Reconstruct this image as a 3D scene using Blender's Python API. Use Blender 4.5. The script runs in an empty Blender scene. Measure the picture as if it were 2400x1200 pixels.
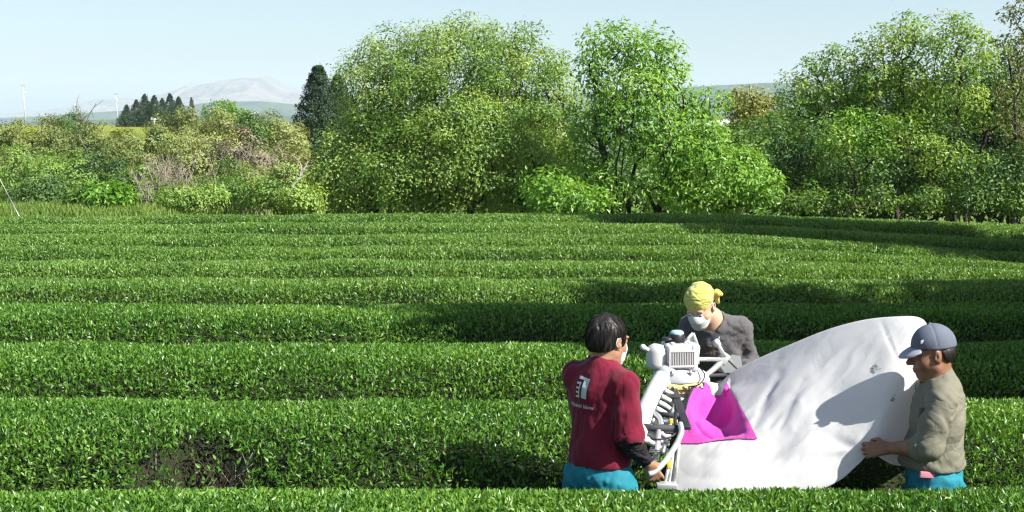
import bpy, bmesh, math, random
import numpy as np
from mathutils import Vector, Matrix
from mathutils.bvhtree import BVHTree

random.seed(7)
RNG = np.random.default_rng(11)
SC = bpy.context.scene
COL = SC.collection

# ------------------------------------------------------------------ camera
CAM_Z, F_PX = 2.54, 3180.0                     # eye height; focal length in photo pixels (2400 wide)
PITCH = math.atan(315.0 / F_PX)
cam_data = bpy.data.cameras.new('camera')
cam_data.sensor_width = 36.0
cam_data.lens = 36.0 * F_PX / 2400.0
cam_data.clip_start, cam_data.clip_end = 0.1, 30000.0
cam = bpy.data.objects.new('camera', cam_data)
COL.objects.link(cam)
cam.location = (0, 0, CAM_Z)
cam.rotation_euler = (math.pi / 2 - PITCH, 0, 0)
SC.camera = cam

# ------------------------------------------------------------------ sky, sun, exposure
SUN_FROM = np.array([0.64, -0.36, 0.66]); SUN_FROM /= np.linalg.norm(SUN_FROM)
elev = math.asin(SUN_FROM[2])
world = bpy.data.worlds.new('World'); SC.world = world
world.use_nodes = True
nt = world.node_tree
for n in list(nt.nodes): nt.nodes.remove(n)
w_out = nt.nodes.new('ShaderNodeOutputWorld'); w_bg = nt.nodes.new('ShaderNodeBackground')
w_sky = nt.nodes.new('ShaderNodeTexSky')
w_sky.sky_type = 'NISHITA'; w_sky.sun_disc = False
w_sky.sun_elevation = elev
w_sky.sun_rotation = math.atan2(SUN_FROM[0], SUN_FROM[1])
w_sky.altitude = 500; w_sky.air_density = 1.0; w_sky.dust_density = 2.0; w_sky.ozone_density = 1.6
w_bg.inputs['Strength'].default_value = 0.074
nt.links.new(w_sky.outputs[0], w_bg.inputs['Color']); nt.links.new(w_bg.outputs[0], w_out.inputs['Surface'])

sun_data = bpy.data.lights.new('sun', 'SUN')
sun_data.energy = 5.0; sun_data.angle = math.radians(0.53); sun_data.color = (1.0, 0.955, 0.88)
sun = bpy.data.objects.new('sun', sun_data); COL.objects.link(sun)
sun.rotation_euler = Vector(SUN_FROM).to_track_quat('Z', 'Y').to_euler()
sun.location = (20, -15, 30)

SC.view_settings.view_transform = 'Standard'; SC.view_settings.look = 'None'
SC.view_settings.exposure = 1.08; SC.view_settings.gamma = 1.0
SC.view_settings.use_curve_mapping = False
SC.render.engine = 'CYCLES'
SC.cycles.use_denoising = True
try: SC.cycles.denoiser = 'OPENIMAGEDENOISE'; SC.cycles.denoising_input_passes = 'RGB_ALBEDO_NORMAL'; SC.cycles.denoising_prefilter = 'ACCURATE'
except Exception: pass
SC.cycles.max_bounces = 8; SC.cycles.diffuse_bounces = 5; SC.cycles.glossy_bounces = 2
SC.cycles.transmission_bounces = 4; SC.cycles.volume_bounces = 1
SC.cycles.sample_clamp_indirect = 6.0
SC.cycles.filter_width = 1.3

# ------------------------------------------------------------------ small helpers
cp, sp = math.cos(PITCH), math.sin(PITCH)
def at(px, py, Y):
    """World point on the view ray of a photo pixel at world distance Y."""
    cx, cy = (px - 1200.0) / F_PX, (600.0 - py) / F_PX
    dy = cp + cy * sp
    dz = -sp + cy * cp
    s = Y / dy
    return np.array([cx * s, Y, CAM_Z + dz * s])
def pxm(Y): return F_PX / Y                    # photo pixels per metre
def px_of(P):
    d = np.asarray(P, float) - np.array([0, 0, CAM_Z])
    zc = d[..., 1] * cp - d[..., 2] * sp
    yc = d[..., 1] * sp + d[..., 2] * cp
    return 1200 + F_PX * d[..., 0] / zc, 600 - F_PX * yc / zc
def norm(a): return a / np.maximum(np.linalg.norm(a, axis=-1, keepdims=True), 1e-9)
def sstep(a, b, x):
    t = np.clip((x - a) / (b - a), 0, 1); return t * t * (3 - 2 * t)

_H = np.random.default_rng(5).random(65536).astype(np.float32)
def vnoise(x, y, z=0.0):
    """Value noise in 0..1, vectorised."""
    x, y, z = np.broadcast_arrays(np.asarray(x, np.float64), y, z)
    xi, yi, zi = np.floor(x), np.floor(y), np.floor(z)
    fx, fy, fz = x - xi, y - yi, z - zi
    fx, fy, fz = fx*fx*(3-2*fx), fy*fy*(3-2*fy), fz*fz*(3-2*fz)
    xi, yi, zi = xi.astype(np.int64), yi.astype(np.int64), zi.astype(np.int64)
    def h(a, b, c): return _H[(a * 73856093 ^ b * 19349663 ^ c * 83492791) & 65535]
    r = 0
    for dx in (0, 1):
        for dy in (0, 1):
            for dz in (0, 1):
                w = (fx if dx else 1-fx) * (fy if dy else 1-fy) * (fz if dz else 1-fz)
                r = r + w * h(xi+dx, yi+dy, zi+dz)
    return r
def fbm(x, y, z=0.0, o=4):
    r, a, s = 0, 0.5, 0
    for i in range(o):
        r = r + a * vnoise(np.asarray(x)*2**i + 17*i, np.asarray(y)*2**i + 9*i, np.asarray(z)*2**i); s += a; a *= .5
    return r / s

def link(o, parent=None):
    COL.objects.link(o)
    if parent is not None: o.parent = parent
    return o
def tag(o, label=None, cat=None, group=None, kind=None):
    if label: o['label'] = label
    if cat: o['category'] = cat
    if group: o['group'] = group
    if kind: o['kind'] = kind
    return o
def thing(name, label, cat, loc=(0, 0, 0), rz=0.0, group=None):
    o = bpy.data.objects.new(name, None); link(o)
    o.location = tuple(float(v) for v in loc); o.rotation_euler = (0, 0, rz); o.empty_display_size = .2
    return tag(o, label, cat, group)

def mesh_np(name, V, quads=None, tris=None, smooth=False, attrs=None):
    V = np.ascontiguousarray(V, np.float32)
    me = bpy.data.meshes.new(name)
    q = np.zeros((0, 4), np.int32) if quads is None or len(quads) == 0 else np.asarray(quads, np.int32).reshape(-1, 4)
    t = np.zeros((0, 3), np.int32) if tris is None or len(tris) == 0 else np.asarray(tris, np.int32).reshape(-1, 3)
    me.vertices.add(len(V)); me.vertices.foreach_set('co', V.ravel())
    loops = np.concatenate([q.ravel(), t.ravel()]).astype(np.int32)
    me.loops.add(len(loops)); me.loops.foreach_set('vertex_index', loops)
    starts = np.concatenate([np.arange(len(q)) * 4, len(q) * 4 + np.arange(len(t)) * 3]).astype(np.int32)
    me.polygons.add(len(starts)); me.polygons.foreach_set('loop_start', starts)
    me.polygons.foreach_set('use_smooth', np.full(len(starts), bool(smooth)))
    me.update(calc_edges=True)
    for k, a in (attrs or {}).items():
        at_ = me.attributes.new(k, 'FLOAT', 'POINT'); at_.data.foreach_set('value', np.ascontiguousarray(a, np.float32))
    return me
def mobj(name, me, mat, parent=None, world=False):
    o = bpy.data.objects.new(name, me)
    if mat is not None: me.materials.append(mat)
    link(o, parent)
    return o

class MB:
    """Collects shapes into ONE mesh."""
    def __init__(s): s.V, s.Q, s.T, s.n = [], [], [], 0
    def add(s, V, Q=None, T=None):
        V = np.asarray(V, float).reshape(-1, 3); s.V.append(V)
        if Q is not None and len(Q): s.Q.append(np.asarray(Q).reshape(-1, 4) + s.n)
        if T is not None and len(T): s.T.append(np.asarray(T).reshape(-1, 3) + s.n)
        s.n += len(V); return s
    def tube(s, pts, rad, n=8, cap=True):
        P = np.asarray(pts, float); m = len(P)
        R = np.full(m, rad, float) if np.isscalar(rad) else np.asarray(rad, float)
        t = np.zeros_like(P); t[1:-1] = P[2:] - P[:-2]; t[0] = P[1]-P[0]; t[-1] = P[-1]-P[-2]; t = norm(t)
        ref = np.array([0, 0, 1.]) if abs(t[0][2]) < .9 else np.array([1., 0, 0])
        u = norm(np.cross(t[0], ref)); a = np.arange(n) * 2*math.pi/n
        V = []
        for i in range(m):
            u = norm(u - t[i]*np.dot(u, t[i])); w = np.cross(t[i], u)
            V.append(P[i] + R[i]*(np.cos(a)[:, None]*u + np.sin(a)[:, None]*w))
        V = np.concatenate(V)
        i, j = np.meshgrid(np.arange(m-1), np.arange(n), indexing='ij'); j2 = (j+1) % n
        Q = np.stack([i*n+j, i*n+j2, (i+1)*n+j2, (i+1)*n+j], -1).reshape(-1, 4)
        T = None
        if cap:
            V = np.concatenate([V, P[:1], P[-1:]]); k = np.arange(n); k2 = (k+1) % n
            T = np.concatenate([np.stack([np.full(n, m*n), k2, k], -1), np.stack([np.full(n, m*n+1), (m-1)*n+k, (m-1)*n+k2], -1)])
        return s.add(V, Q, T)
    def bezier(s, pts, rad, n=8, k=16):
        return s.tube(spline(pts, k), rad, n)
    def box(s, c, size, rot=None, bev=0.0):
        bm = bmesh.new(); bmesh.ops.create_cube(bm, size=1.0)
        bmesh.ops.scale(bm, vec=Vector([float(v) for v in size]), verts=bm.verts)
        if bev > 0: bmesh.ops.bevel(bm, geom=list(bm.edges), offset=bev, segments=2, affect='EDGES', profile=.6)
        s.from_bm(bm, c, rot); bm.free(); return s
    def from_bm(s, bm, c=(0, 0, 0), rot=None):
        bm.verts.index_update()
        V = np.array([v.co[:] for v in bm.verts])
        if rot is not None: V = V @ np.asarray(rot).T
        V = V + np.asarray(c, float)
        bmt = bm.copy(); bmesh.ops.triangulate(bmt, faces=[f for f in bmt.faces if len(f.verts) > 4])
        Q = [[v.index for v in f.verts] for f in bmt.faces if len(f.verts) == 4]
        T = [[v.index for v in f.verts] for f in bmt.faces if len(f.verts) == 3]
        bmt.free(); return s.add(V, Q, T)
    def ball(s, c, r, rot=None, nu=16, nv=10):
        bm = bmesh.new(); bmesh.ops.create_uvsphere(bm, u_segments=nu, v_segments=nv, radius=1.0)
        r = np.full(3, r, float) if np.isscalar(r) else np.asarray(r, float)
        bmesh.ops.scale(bm, vec=Vector([float(v) for v in r]), verts=bm.verts); s.from_bm(bm, c, rot); bm.free(); return s
    def lathe(s, c, prof, rot=None, n=20):
        """prof: (radius, height) pairs about the local z axis."""
        pr = np.asarray(prof, float); a = np.arange(n)*2*math.pi/n
        V = np.stack([pr[:, None, 0]*np.cos(a), pr[:, None, 0]*np.sin(a), np.broadcast_to(pr[:, None, 1], (len(pr), n))], -1).reshape(-1, 3)
        if rot is not None: V = V @ np.asarray(rot).T
        i, j = np.meshgrid(np.arange(len(pr)-1), np.arange(n), indexing='ij'); j2 = (j+1) % n
        return s.add(V + np.asarray(c, float), np.stack([i*n+j, i*n+j2, (i+1)*n+j2, (i+1)*n+j], -1).reshape(-1, 4))
    def build(s, name, mat, parent=None, smooth=True, off=None, auto=None):
        V = np.concatenate(s.V)
        if off is not None: V = V - np.asarray(off, float)
        elif parent is not None and parent.rotation_euler.z == 0:
            p, o = parent, np.zeros(3)
            while p is not None: o = o + np.array(p.location[:]); p = p.parent
            V = V - o
        me = mesh_np(name, V, np.concatenate(s.Q) if s.Q else None, np.concatenate(s.T) if s.T else None, smooth)
        if auto and smooth:
            me.set_sharp_from_angle(angle=math.radians(auto))
        return mobj(name, me, mat, parent)

def spline(pts, k=12):
    """Catmull-Rom through pts."""
    P = np.asarray(pts, float); P = np.concatenate([[2*P[0]-P[1]], P, [2*P[-1]-P[-2]]])
    out = []
    for i in range(1, len(P)-2):
        t = np.linspace(0, 1, k, endpoint=False)[:, None]
        a, b, c, d = P[i-1], P[i], P[i+1], P[i+2]
        out.append(.5*((2*b)+(-a+c)*t+(2*a-5*b+4*c-d)*t*t+(-a+3*b-3*c+d)*t**3))
    out.append(P[-2][None]); return np.concatenate(out)
def rot_to(zdir, xhint=(1, 0, 0)):
    """3x3 whose local z points along zdir, local x near xhint."""
    z = norm(np.asarray(zdir, float)); x = np.asarray(xhint, float); x = norm(x - z*np.dot(x, z)); y = np.cross(z, x)
    return np.stack([x, y, z], 1)
def rz_(a): c, s = math.cos(a), math.sin(a); return np.array([[c, -s, 0], [s, c, 0], [0, 0, 1.]])
def rx_(a): c, s = math.cos(a), math.sin(a); return np.array([[1, 0, 0], [0, c, -s], [0, s, c]])
def ry_(a): c, s = math.cos(a), math.sin(a); return np.array([[c, 0, s], [0, 1, 0], [-s, 0, c]])
# ------------------------------------------------------------------ materials
MATS = {}
def _new(name):
    m = bpy.data.materials.new(name); m.use_nodes = True
    nt = m.node_tree
    for n in list(nt.nodes): nt.nodes.remove(n)
    out = nt.nodes.new('ShaderNodeOutputMaterial')
    return m, nt, out
def N(nt, t, **kw):
    n = nt.nodes.new(t)
    for k, v in kw.items():
        if k in n.inputs: n.inputs[k].default_value = v
        else: setattr(n, k, v)
    return n
def ramp(nt, fac, stops):
    r = nt.nodes.new('ShaderNodeValToRGB'); e = r.color_ramp.elements
    while len(e) < len(stops): e.new(.5)
    for el, (p, c) in zip(e, stops): el.position = p; el.color = (*c, 1)
    nt.links.new(fac, r.inputs[0]); return r
def leaf_mat(name, cols, rough=.45, trans=.3, spec=.5, tcol=None):
    """Leaf colour picked by the per-leaf 'tint' value, with light passing through the blade."""
    m, nt, out = _new(name); L = nt.links.new
    a = N(nt, 'ShaderNodeAttribute', attribute_name='tint')
    r = ramp(nt, a.outputs['Fac'], [(i/(len(cols)-1), c) for i, c in enumerate(cols)])
    p = N(nt, 'ShaderNodeBsdfPrincipled'); p.inputs['Roughness'].default_value = rough
    p.inputs['Specular IOR Level'].default_value = spec
    L(r.outputs[0], p.inputs['Base Color'])
    t = N(nt, 'ShaderNodeBsdfTranslucent')
    mx = N(nt, 'ShaderNodeMix', data_type='RGBA', blend_type='MULTIPLY')
    mx.inputs[0].default_value = 1.0; L(r.outputs[0], mx.inputs[6]); mx.inputs[7].default_value = (*(tcol or (1.5, 1.35, .5)), 1)
    L(mx.outputs[2], t.inputs['Color'])
    ms = N(nt, 'ShaderNodeMixShader'); ms.inputs[0].default_value = trans
    L(p.outputs[0], ms.inputs[1]); L(t.outputs[0], ms.inputs[2]); L(ms.outputs[0], out.inputs['Surface'])
    return m
def noise_mat(name, cols, scale=5.0, detail=6.0, rough=.8, bump=0.0, bscale=None, spec=.3, metal=0.0, dist=.02, sss=0.0, stretch=None, sheen=0.0, rampfac=(.3, .7), fold=0.0, fscale=7.0, fstretch=(1, 1, .5), trans=0.0):
    m, nt, out = _new(name); L = nt.links.new
    tc = N(nt, 'ShaderNodeTexCoord'); src = tc.outputs['Object']
    if stretch:
        mp = N(nt, 'ShaderNodeMapping'); mp.inputs['Scale'].default_value = stretch; L(src, mp.inputs[0]); src = mp.outputs[0]
    nz = N(nt, 'ShaderNodeTexNoise'); nz.inputs['Scale'].default_value = scale; nz.inputs['Detail'].default_value = detail
    L(src, nz.inputs['Vector'])
    k = len(cols)-1
    r = ramp(nt, nz.outputs['Fac'], [(rampfac[0]+(rampfac[1]-rampfac[0])*i/max(k, 1), c) for i, c in enumerate(cols)]) if k else None
    p = N(nt, 'ShaderNodeBsdfPrincipled'); p.inputs['Roughness'].default_value = rough; p.inputs['Metallic'].default_value = metal
    p.inputs['Specular IOR Level'].default_value = spec
    if r: L(r.outputs[0], p.inputs['Base Color'])
    else: p.inputs['Base Color'].default_value = (*cols[0], 1)
    if sss: p.inputs['Subsurface Weight'].default_value = sss; p.inputs['Subsurface Radius'].default_value = (.012, .005, .003); p.inputs['Subsurface Scale'].default_value = 1.0
    if sheen: p.inputs['Sheen Weight'].default_value = sheen; p.inputs['Sheen Roughness'].default_value = .5
    if bump:
        n2 = N(nt, 'ShaderNodeTexNoise'); n2.inputs['Scale'].default_value = bscale or scale*8; n2.inputs['Detail'].default_value = 4
        L(src, n2.inputs['Vector'])
        b = N(nt, 'ShaderNodeBump'); b.inputs['Strength'].default_value = bump; b.inputs['Distance'].default_value = dist
        L(n2.outputs['Fac'], b.inputs['Height']); L(b.outputs[0], p.inputs['Normal'])
        if fold:                                       # sharp-crested creases
            mp = N(nt, 'ShaderNodeMapping'); mp.inputs['Scale'].default_value = fstretch; mp.inputs['Rotation'].default_value = (.35, .45, 0); L(tc.outputs['Object'], mp.inputs[0])
            n3 = N(nt, 'ShaderNodeTexNoise'); n3.inputs['Scale'].default_value = fscale; n3.inputs['Detail'].default_value = 3; n3.inputs['Distortion'].default_value = .6; L(mp.outputs[0], n3.inputs['Vector'])
            sb = N(nt, 'ShaderNodeMath', operation='SUBTRACT'); L(n3.outputs['Fac'], sb.inputs[0]); sb.inputs[1].default_value = .5
            ab = N(nt, 'ShaderNodeMath', operation='ABSOLUTE'); L(sb.outputs[0], ab.inputs[0])
            pw = N(nt, 'ShaderNodeMath', operation='POWER'); L(ab.outputs[0], pw.inputs[0]); pw.inputs[1].default_value = .7
            b3 = N(nt, 'ShaderNodeBump'); b3.inputs['Strength'].default_value = fold; b3.inputs['Distance'].default_value = .06; L(pw.outputs[0], b3.inputs['Height']); L(b3.outputs[0], b.inputs['Normal'])
    if trans:
        t = N(nt, 'ShaderNodeBsdfTranslucent'); L(r.outputs[0], t.inputs['Color']); ms = N(nt, 'ShaderNodeMixShader'); ms.inputs[0].default_value = trans
        L(p.outputs[0], ms.inputs[1]); L(t.outputs[0], ms.inputs[2]); L(ms.outputs[0], out.inputs['Surface']); return m
    L(p.outputs[0], out.inputs['Surface'])
    return m

# foliage
M_TEA = leaf_mat('tea_leaf', [(.020, .060, .008), (.042, .125, .014), (.084, .212, .023), (.150, .305, .044), (.25, .40, .08)], rough=.40, trans=.34, spec=.55)
M_TEAFAR = leaf_mat('tea_leaf_far', [(.028, .074, .013), (.060, .148, .019), (.108, .226, .034), (.175, .315, .062), (.25, .39, .09)], rough=.42, trans=.34, spec=.55)
M_TEACORE = noise_mat('tea_twig_shade_core', [(.010, .014, .006), (.020, .030, .009), (.026, .020, .012)], scale=30, rough=.9, bump=.8, bscale=60, dist=.03)  # twig wood, darkened to stand for shade between the leaves as well
M_OAK = leaf_mat('oak_leaf', [(.050, .125, .020), (.105, .220, .035), (.180, .310, .052), (.260, .380, .075), (.32, .41, .11)], rough=.45, trans=.32)
M_MAPLE = leaf_mat('maple_leaf', [(0.042, 0.126, 0.0168), (0.105, 0.252, 0.0308), (0.175, 0.357, 0.0476), (0.266, 0.448, 0.0700), (0.350, 0.460, 0.1050)], rough=.42, trans=.34)
M_BRIGHT = leaf_mat('bright_leaf', [(0.065, 0.169, 0.0195), (0.143, 0.312, 0.0364), (0.221, 0.416, 0.0520), (0.325, 0.460, 0.0780)], rough=.42, trans=.36)
M_ROBIN = leaf_mat('grove_leaf', [(.040, .105, .020), (.085, .190, .030), (.160, .300, .045), (.250, .385, .065), (.32, .43, .085)], rough=.48, trans=.34)
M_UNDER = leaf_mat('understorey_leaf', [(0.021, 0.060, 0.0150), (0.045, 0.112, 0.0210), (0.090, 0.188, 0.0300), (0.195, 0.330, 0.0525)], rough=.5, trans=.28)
M_RUSSET = leaf_mat('russet_leaf', [(.06, .09, .025), (.12, .14, .05), (.17, .17, .07), (.12, .20, .05)], rough=.55, trans=.3)
M_OLIVE = leaf_mat('olive_scrub_leaf', [(.085, .125, .035), (.160, .210, .058), (.245, .295, .090), (.34, .36, .14)], rough=.6, trans=.25)
M_SCRUB = leaf_mat('green_scrub_leaf', [(0.042, 0.105, 0.0196), (0.105, 0.210, 0.0364), (0.175, 0.308, 0.0532), (0.266, 0.392, 0.0840)], rough=.5, trans=.3)
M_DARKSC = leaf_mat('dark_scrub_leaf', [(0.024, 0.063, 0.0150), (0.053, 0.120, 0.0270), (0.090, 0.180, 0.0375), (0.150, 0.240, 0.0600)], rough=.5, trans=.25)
M_MAUVE = leaf_mat('dry_vine_leaf', [(.13, .125, .07), (.21, .185, .12), (.30, .26, .19), (.20, .22, .08)], rough=.75, trans=.2)
M_YELLOW = leaf_mat('yellow_tree_leaf', [(0.117, 0.156, 0.0260), (0.221, 0.247, 0.0390), (0.325, 0.325, 0.0520), (0.390, 0.364, 0.0780)], rough=.5, trans=.3)
M_CEDAR = leaf_mat('cedar_needle', [(0.010, 0.030, 0.0125), (0.020, 0.053, 0.0200), (0.035, 0.077, 0.0275), (0.056, 0.106, 0.0375)], rough=.55, trans=.12)
M_GRASS = leaf_mat('grass_blade', [(0.091, 0.156, 0.0260), (0.156, 0.260, 0.0390), (0.247, 0.325, 0.0650), (0.390, 0.351, 0.1430)], rough=.6, trans=.3)
M_STRAW = leaf_mat('dry_grass_blade', [(.30, .23, .14), (.40, .32, .22), (.50, .42, .31), (.45, .34, .28)], rough=.8, trans=.25)
M_BARK = noise_mat('dark_bark', [(.018, .013, .010), (.045, .034, .025), (.085, .068, .052)], scale=14, rough=.9, bump=.7, bscale=40, dist=.02, stretch=(1, 1, .35))
M_BARKG = noise_mat('grey_bark', [(.10, .085, .07), (.20, .175, .15), (.30, .27, .24)], scale=18, rough=.9, bump=.6, bscale=50, dist=.01)
M_TWIG = noise_mat('dry_twig', [(.20, .155, .13), (.32, .26, .22), (.42, .36, .31)], scale=9, rough=.9)
M_DEAD = noise_mat('bleached_wood', [(.24, .215, .19), (.34, .31, .28)], scale=7, rough=.85, bump=.3)
# ground and far land
M_SOIL = noise_mat('field_soil', [(.035, .026, .018), (.07, .052, .035), (.05, .06, .025)], scale=3, rough=.95, bump=.6, bscale=25, dist=.05)
# people and machine
M_SKIN = noise_mat('skin_tan', [(.30, .155, .09), (.37, .20, .12)], scale=14, rough=.48, spec=.4, sss=.12, bump=.12, bscale=300, dist=.002)
M_SKINL = noise_mat('skin_light', [(.50, .31, .21), (.56, .36, .25)], scale=14, rough=.5, spec=.4, sss=.12, bump=.12, bscale=300, dist=.002)
M_SKIND = noise_mat('skin_sunburnt', [(.20, .095, .055), (.27, .135, .08)], scale=14, rough=.45, spec=.4, sss=.1, bump=.12, bscale=300, dist=.002)
M_HAIR = noise_mat('black_hair', [(.006, .005, .005), (.018, .015, .014)], scale=60, rough=.5, spec=.35, bump=.3, bscale=140, dist=.003, stretch=(1, 1, .22))
M_MAROON = noise_mat('maroon_polo_cloth', [(.125, .006, .022), (.165, .010, .030)], scale=6, rough=.85, spec=.15, bump=.25, bscale=420, dist=.002, sheen=.15, fold=.22, fscale=6, fstretch=(1, 1, .35))
M_GREYSH = noise_mat('grey_jersey', [(.092, .086, .090), (.125, .117, .123)], scale=5, rough=.9, spec=.15, bump=.25, bscale=350, dist=.002, sheen=.2, fold=.3, fscale=8, fstretch=(.6, .6, 1))
M_KHAKI = noise_mat('khaki_twill', [(.155, .150, .112), (.20, .192, .148)], scale=5, rough=.85, spec=.2, bump=.25, bscale=380, dist=.002, fold=.34, fscale=7, fstretch=(.7, .7, 1))
M_TEAL = noise_mat('teal_rain_trouser', [(.014, .17, .225), (.022, .22, .285)], scale=5, rough=.72, spec=.2, bump=.3, bscale=40, dist=.005, fold=.45, fscale=8, fstretch=(.7, .7, .8))
M_BLACKC = noise_mat('black_stretch_cloth', [(.008, .007, .010), (.018, .015, .02)], scale=9, rough=.75, spec=.25, bump=.3, bscale=90, dist=.003, fold=.5, fscale=18, fstretch=(.5, .5, 1))
M_YELLOWC = noise_mat('yellow_towel', [(.50, .48, .10), (.57, .55, .15)], scale=9, rough=.95, spec=.1, bump=.5, bscale=240, dist=.003, sheen=.3, fold=.4, fscale=14, fstretch=(.7, .7, 1))
M_MASK = noise_mat('white_mask', [(.55, .56, .56), (.60, .60, .60)], scale=8, rough=.9, spec=.1, bump=.15, bscale=200, dist=.001)
M_CAPB = noise_mat('slate_blue_cap', [(.105, .122, .16), (.14, .16, .20)], scale=7, rough=.85, spec=.2, bump=.3, bscale=380, dist=.002)
M_BRIM = noise_mat('pale_grey_brim', [(.27, .28, .33), (.33, .34, .39)], scale=7, rough=.8, spec=.2, bump=.3, bscale=380, dist=.002)
M_PRINT = noise_mat('white_print', [(.60, .64, .64), (.70, .74, .74)], scale=20, rough=.7)
M_PRINTG = noise_mat('grey_green_print', [(.40, .50, .49), (.46, .55, .54)], scale=20, rough=.7)
M_PRINTB = noise_mat('brown_print', [(.085, .062, .030), (.11, .08, .04)], scale=30, rough=.8)
M_PINK = noise_mat('pink_lining', [(.50, .16, .22), (.56, .22, .28)], scale=20, rough=.8)
M_BOOT = noise_mat('black_rubber', [(.012, .012, .013), (.022, .022, .024)], scale=12, rough=.55)
M_EYE = noise_mat('eye_white', [(.62, .6, .56)], rough=.2)
M_IRIS = noise_mat('dark_iris', [(.012, .008, .006)], rough=.15)
M_BAG = noise_mat('white_bag_cloth', [(.66, .665, .67), (.72, .72, .72)], scale=4, rough=.9, spec=.1, bump=.10, bscale=160, dist=.002, fold=.07, fscale=5, fstretch=(1, 1, .6), trans=.36)
M_MAGENTA = noise_mat('magenta_cloth', [(.47, .045, .32), (.53, .06, .37)], scale=6, rough=.7, spec=.25, bump=.2, bscale=150, dist=.003, sheen=.1, fold=.2, fscale=6, fstretch=(1, .8, 1))
M_STAIN = noise_mat('leaf_juice_stain', [(.20, .25, .22), (.36, .40, .38)], scale=60, rough=.9)
M_WHITEP = noise_mat('white_plastic', [(.50, .51, .50), (.57, .57, .56)], scale=14, rough=.4, spec=.45, bump=.06)
M_GREYP = noise_mat('pale_grey_plastic', [(.33, .35, .37), (.40, .42, .44)], scale=10, rough=.45, spec=.4, bump=.06)
M_ALU = noise_mat('aluminium_tube', [(.55, .56, .57), (.66, .67, .68)], scale=30, rough=.38, metal=.55, spec=.5, bump=.05)
M_CREAM = noise_mat('cream_yellow_paint', [(.60, .52, .20), (.70, .62, .30)], scale=12, rough=.5, bump=.06)
M_BLACKP = noise_mat('black_plastic', [(.012, .012, .014), (.028, .028, .032)], scale=14, rough=.45, spec=.45)
M_RUBBER = noise_mat('grey_rubber_grip', [(.035, .036, .045), (.06, .06, .072)], scale=20, rough=.7)
M_CYAN = noise_mat('pale_cyan_plastic', [(.30, .55, .60), (.38, .62, .66)], scale=12, rough=.35)
M_STEEL = noise_mat('blade_steel', [(.35, .36, .37), (.50, .50, .51)], scale=40, rough=.3, metal=.85)
M_YELP = noise_mat('yellow_sticker', [(.70, .55, .03), (.76, .62, .06)], scale=12, rough=.5)
M_POLE = noise_mat('white_painted_steel', [(.42, .42, .42), (.52, .52, .51)], scale=4, rough=.5)
M_WIRE = noise_mat('galvanised_wire', [(.30, .31, .32), (.40, .41, .42)], scale=20, rough=.45, metal=.6)
M_ROOF = noise_mat('pale_sheet_roof', [(.52, .50, .50), (.62, .60, .59)], scale=2, rough=.6)
M_WALLB = noise_mat('shed_wall', [(.32, .29, .27), (.42, .38, .35)], scale=2, rough=.8)
# ------------------------------------------------------------------ the lie of the land
_hd = np.array([3.0, 6, 7.8, 9.6, 11.4, 13.2, 15, 16.8, 18.6, 20.4, 22.5, 26])
_hv = np.array([1.63, 1.619, 1.587, 1.556, 1.536, 1.538, 1.555, 1.568, 1.562, 1.548, 1.522, 1.50])
ROW_H = 0.955
def row_ground(x, y):
    h = np.interp(y, _hd, _hv)
    z = CAM_Z - h - .92
    drop = .060*np.maximum(0, x-3.0)*sstep(12.0, 16.5, y)*(1-.72*sstep(18.5, 23, y))
    drop = drop + .010*np.maximum(0, -x-2.0)*sstep(17.0, 23, y)
    return z - drop
def terrain(x, y):
    x, y = np.asarray(x, float), np.asarray(y, float)
    f = row_ground(np.clip(x, -16, 16), np.clip(y, 2, 24.2))
    left = sstep(-3.6, -6.4, x + .10*(y-28))
    bump = (fbm(x*.16, y*.16, 0, 3)-.5)
    zl = .20 + .55*sstep(24.2, 25.6, y)*sstep(-6, -7.5, x)*(1-sstep(28, 31, y)) + 1.55*sstep(33.5, 44, y) - .12*sstep(45, 60, y) + .4*bump*sstep(28, 34, y)*(1-sstep(46, 60, y))
    zl = zl - 42*sstep(255, 760, y)
    zr = f*0 + .05 - 1.25*sstep(24.2, 29, y) - 2.2*sstep(29, 60, y) - 37*sstep(80, 700, y) + .3*bump*sstep(26, 34, y)
    out = left*zl + (1-left)*zr
    t = sstep(23.6, 25.0, y)
    z = f*(1-t) + out*t
    z = z + .02*(fbm(x*1.7, y*1.7, 0, 2)-.5)
    far = sstep(900, 2500, np.hypot(x, y))
    return z*(1-far) + far*-40.0
def axis(fine0, fine1, step, lo, hi, g=1.17):
    a = list(np.arange(fine0, fine1, step)); s = step
    while a[-1] < hi: s *= g; a.append(min(a[-1]+s, hi))
    s = step; b = []
    c = fine0
    while c > lo: s *= g; c = max(c-s, lo); b.append(c)
    return np.array(b[::-1]+a)
gx, gy = axis(-15, 15, .35, -9400, 9400), axis(1, 46, .35, -200, 10400)
GX, GY = np.meshgrid(gx, gy); GZ = terrain(GX, GY)
def grid_quads(ny, nx):
    i, j = np.meshgrid(np.arange(ny-1), np.arange(nx-1), indexing='ij'); a = i*nx+j
    return np.stack([a, a+1, a+nx+1, a+nx], -1).reshape(-1, 4)
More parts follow.
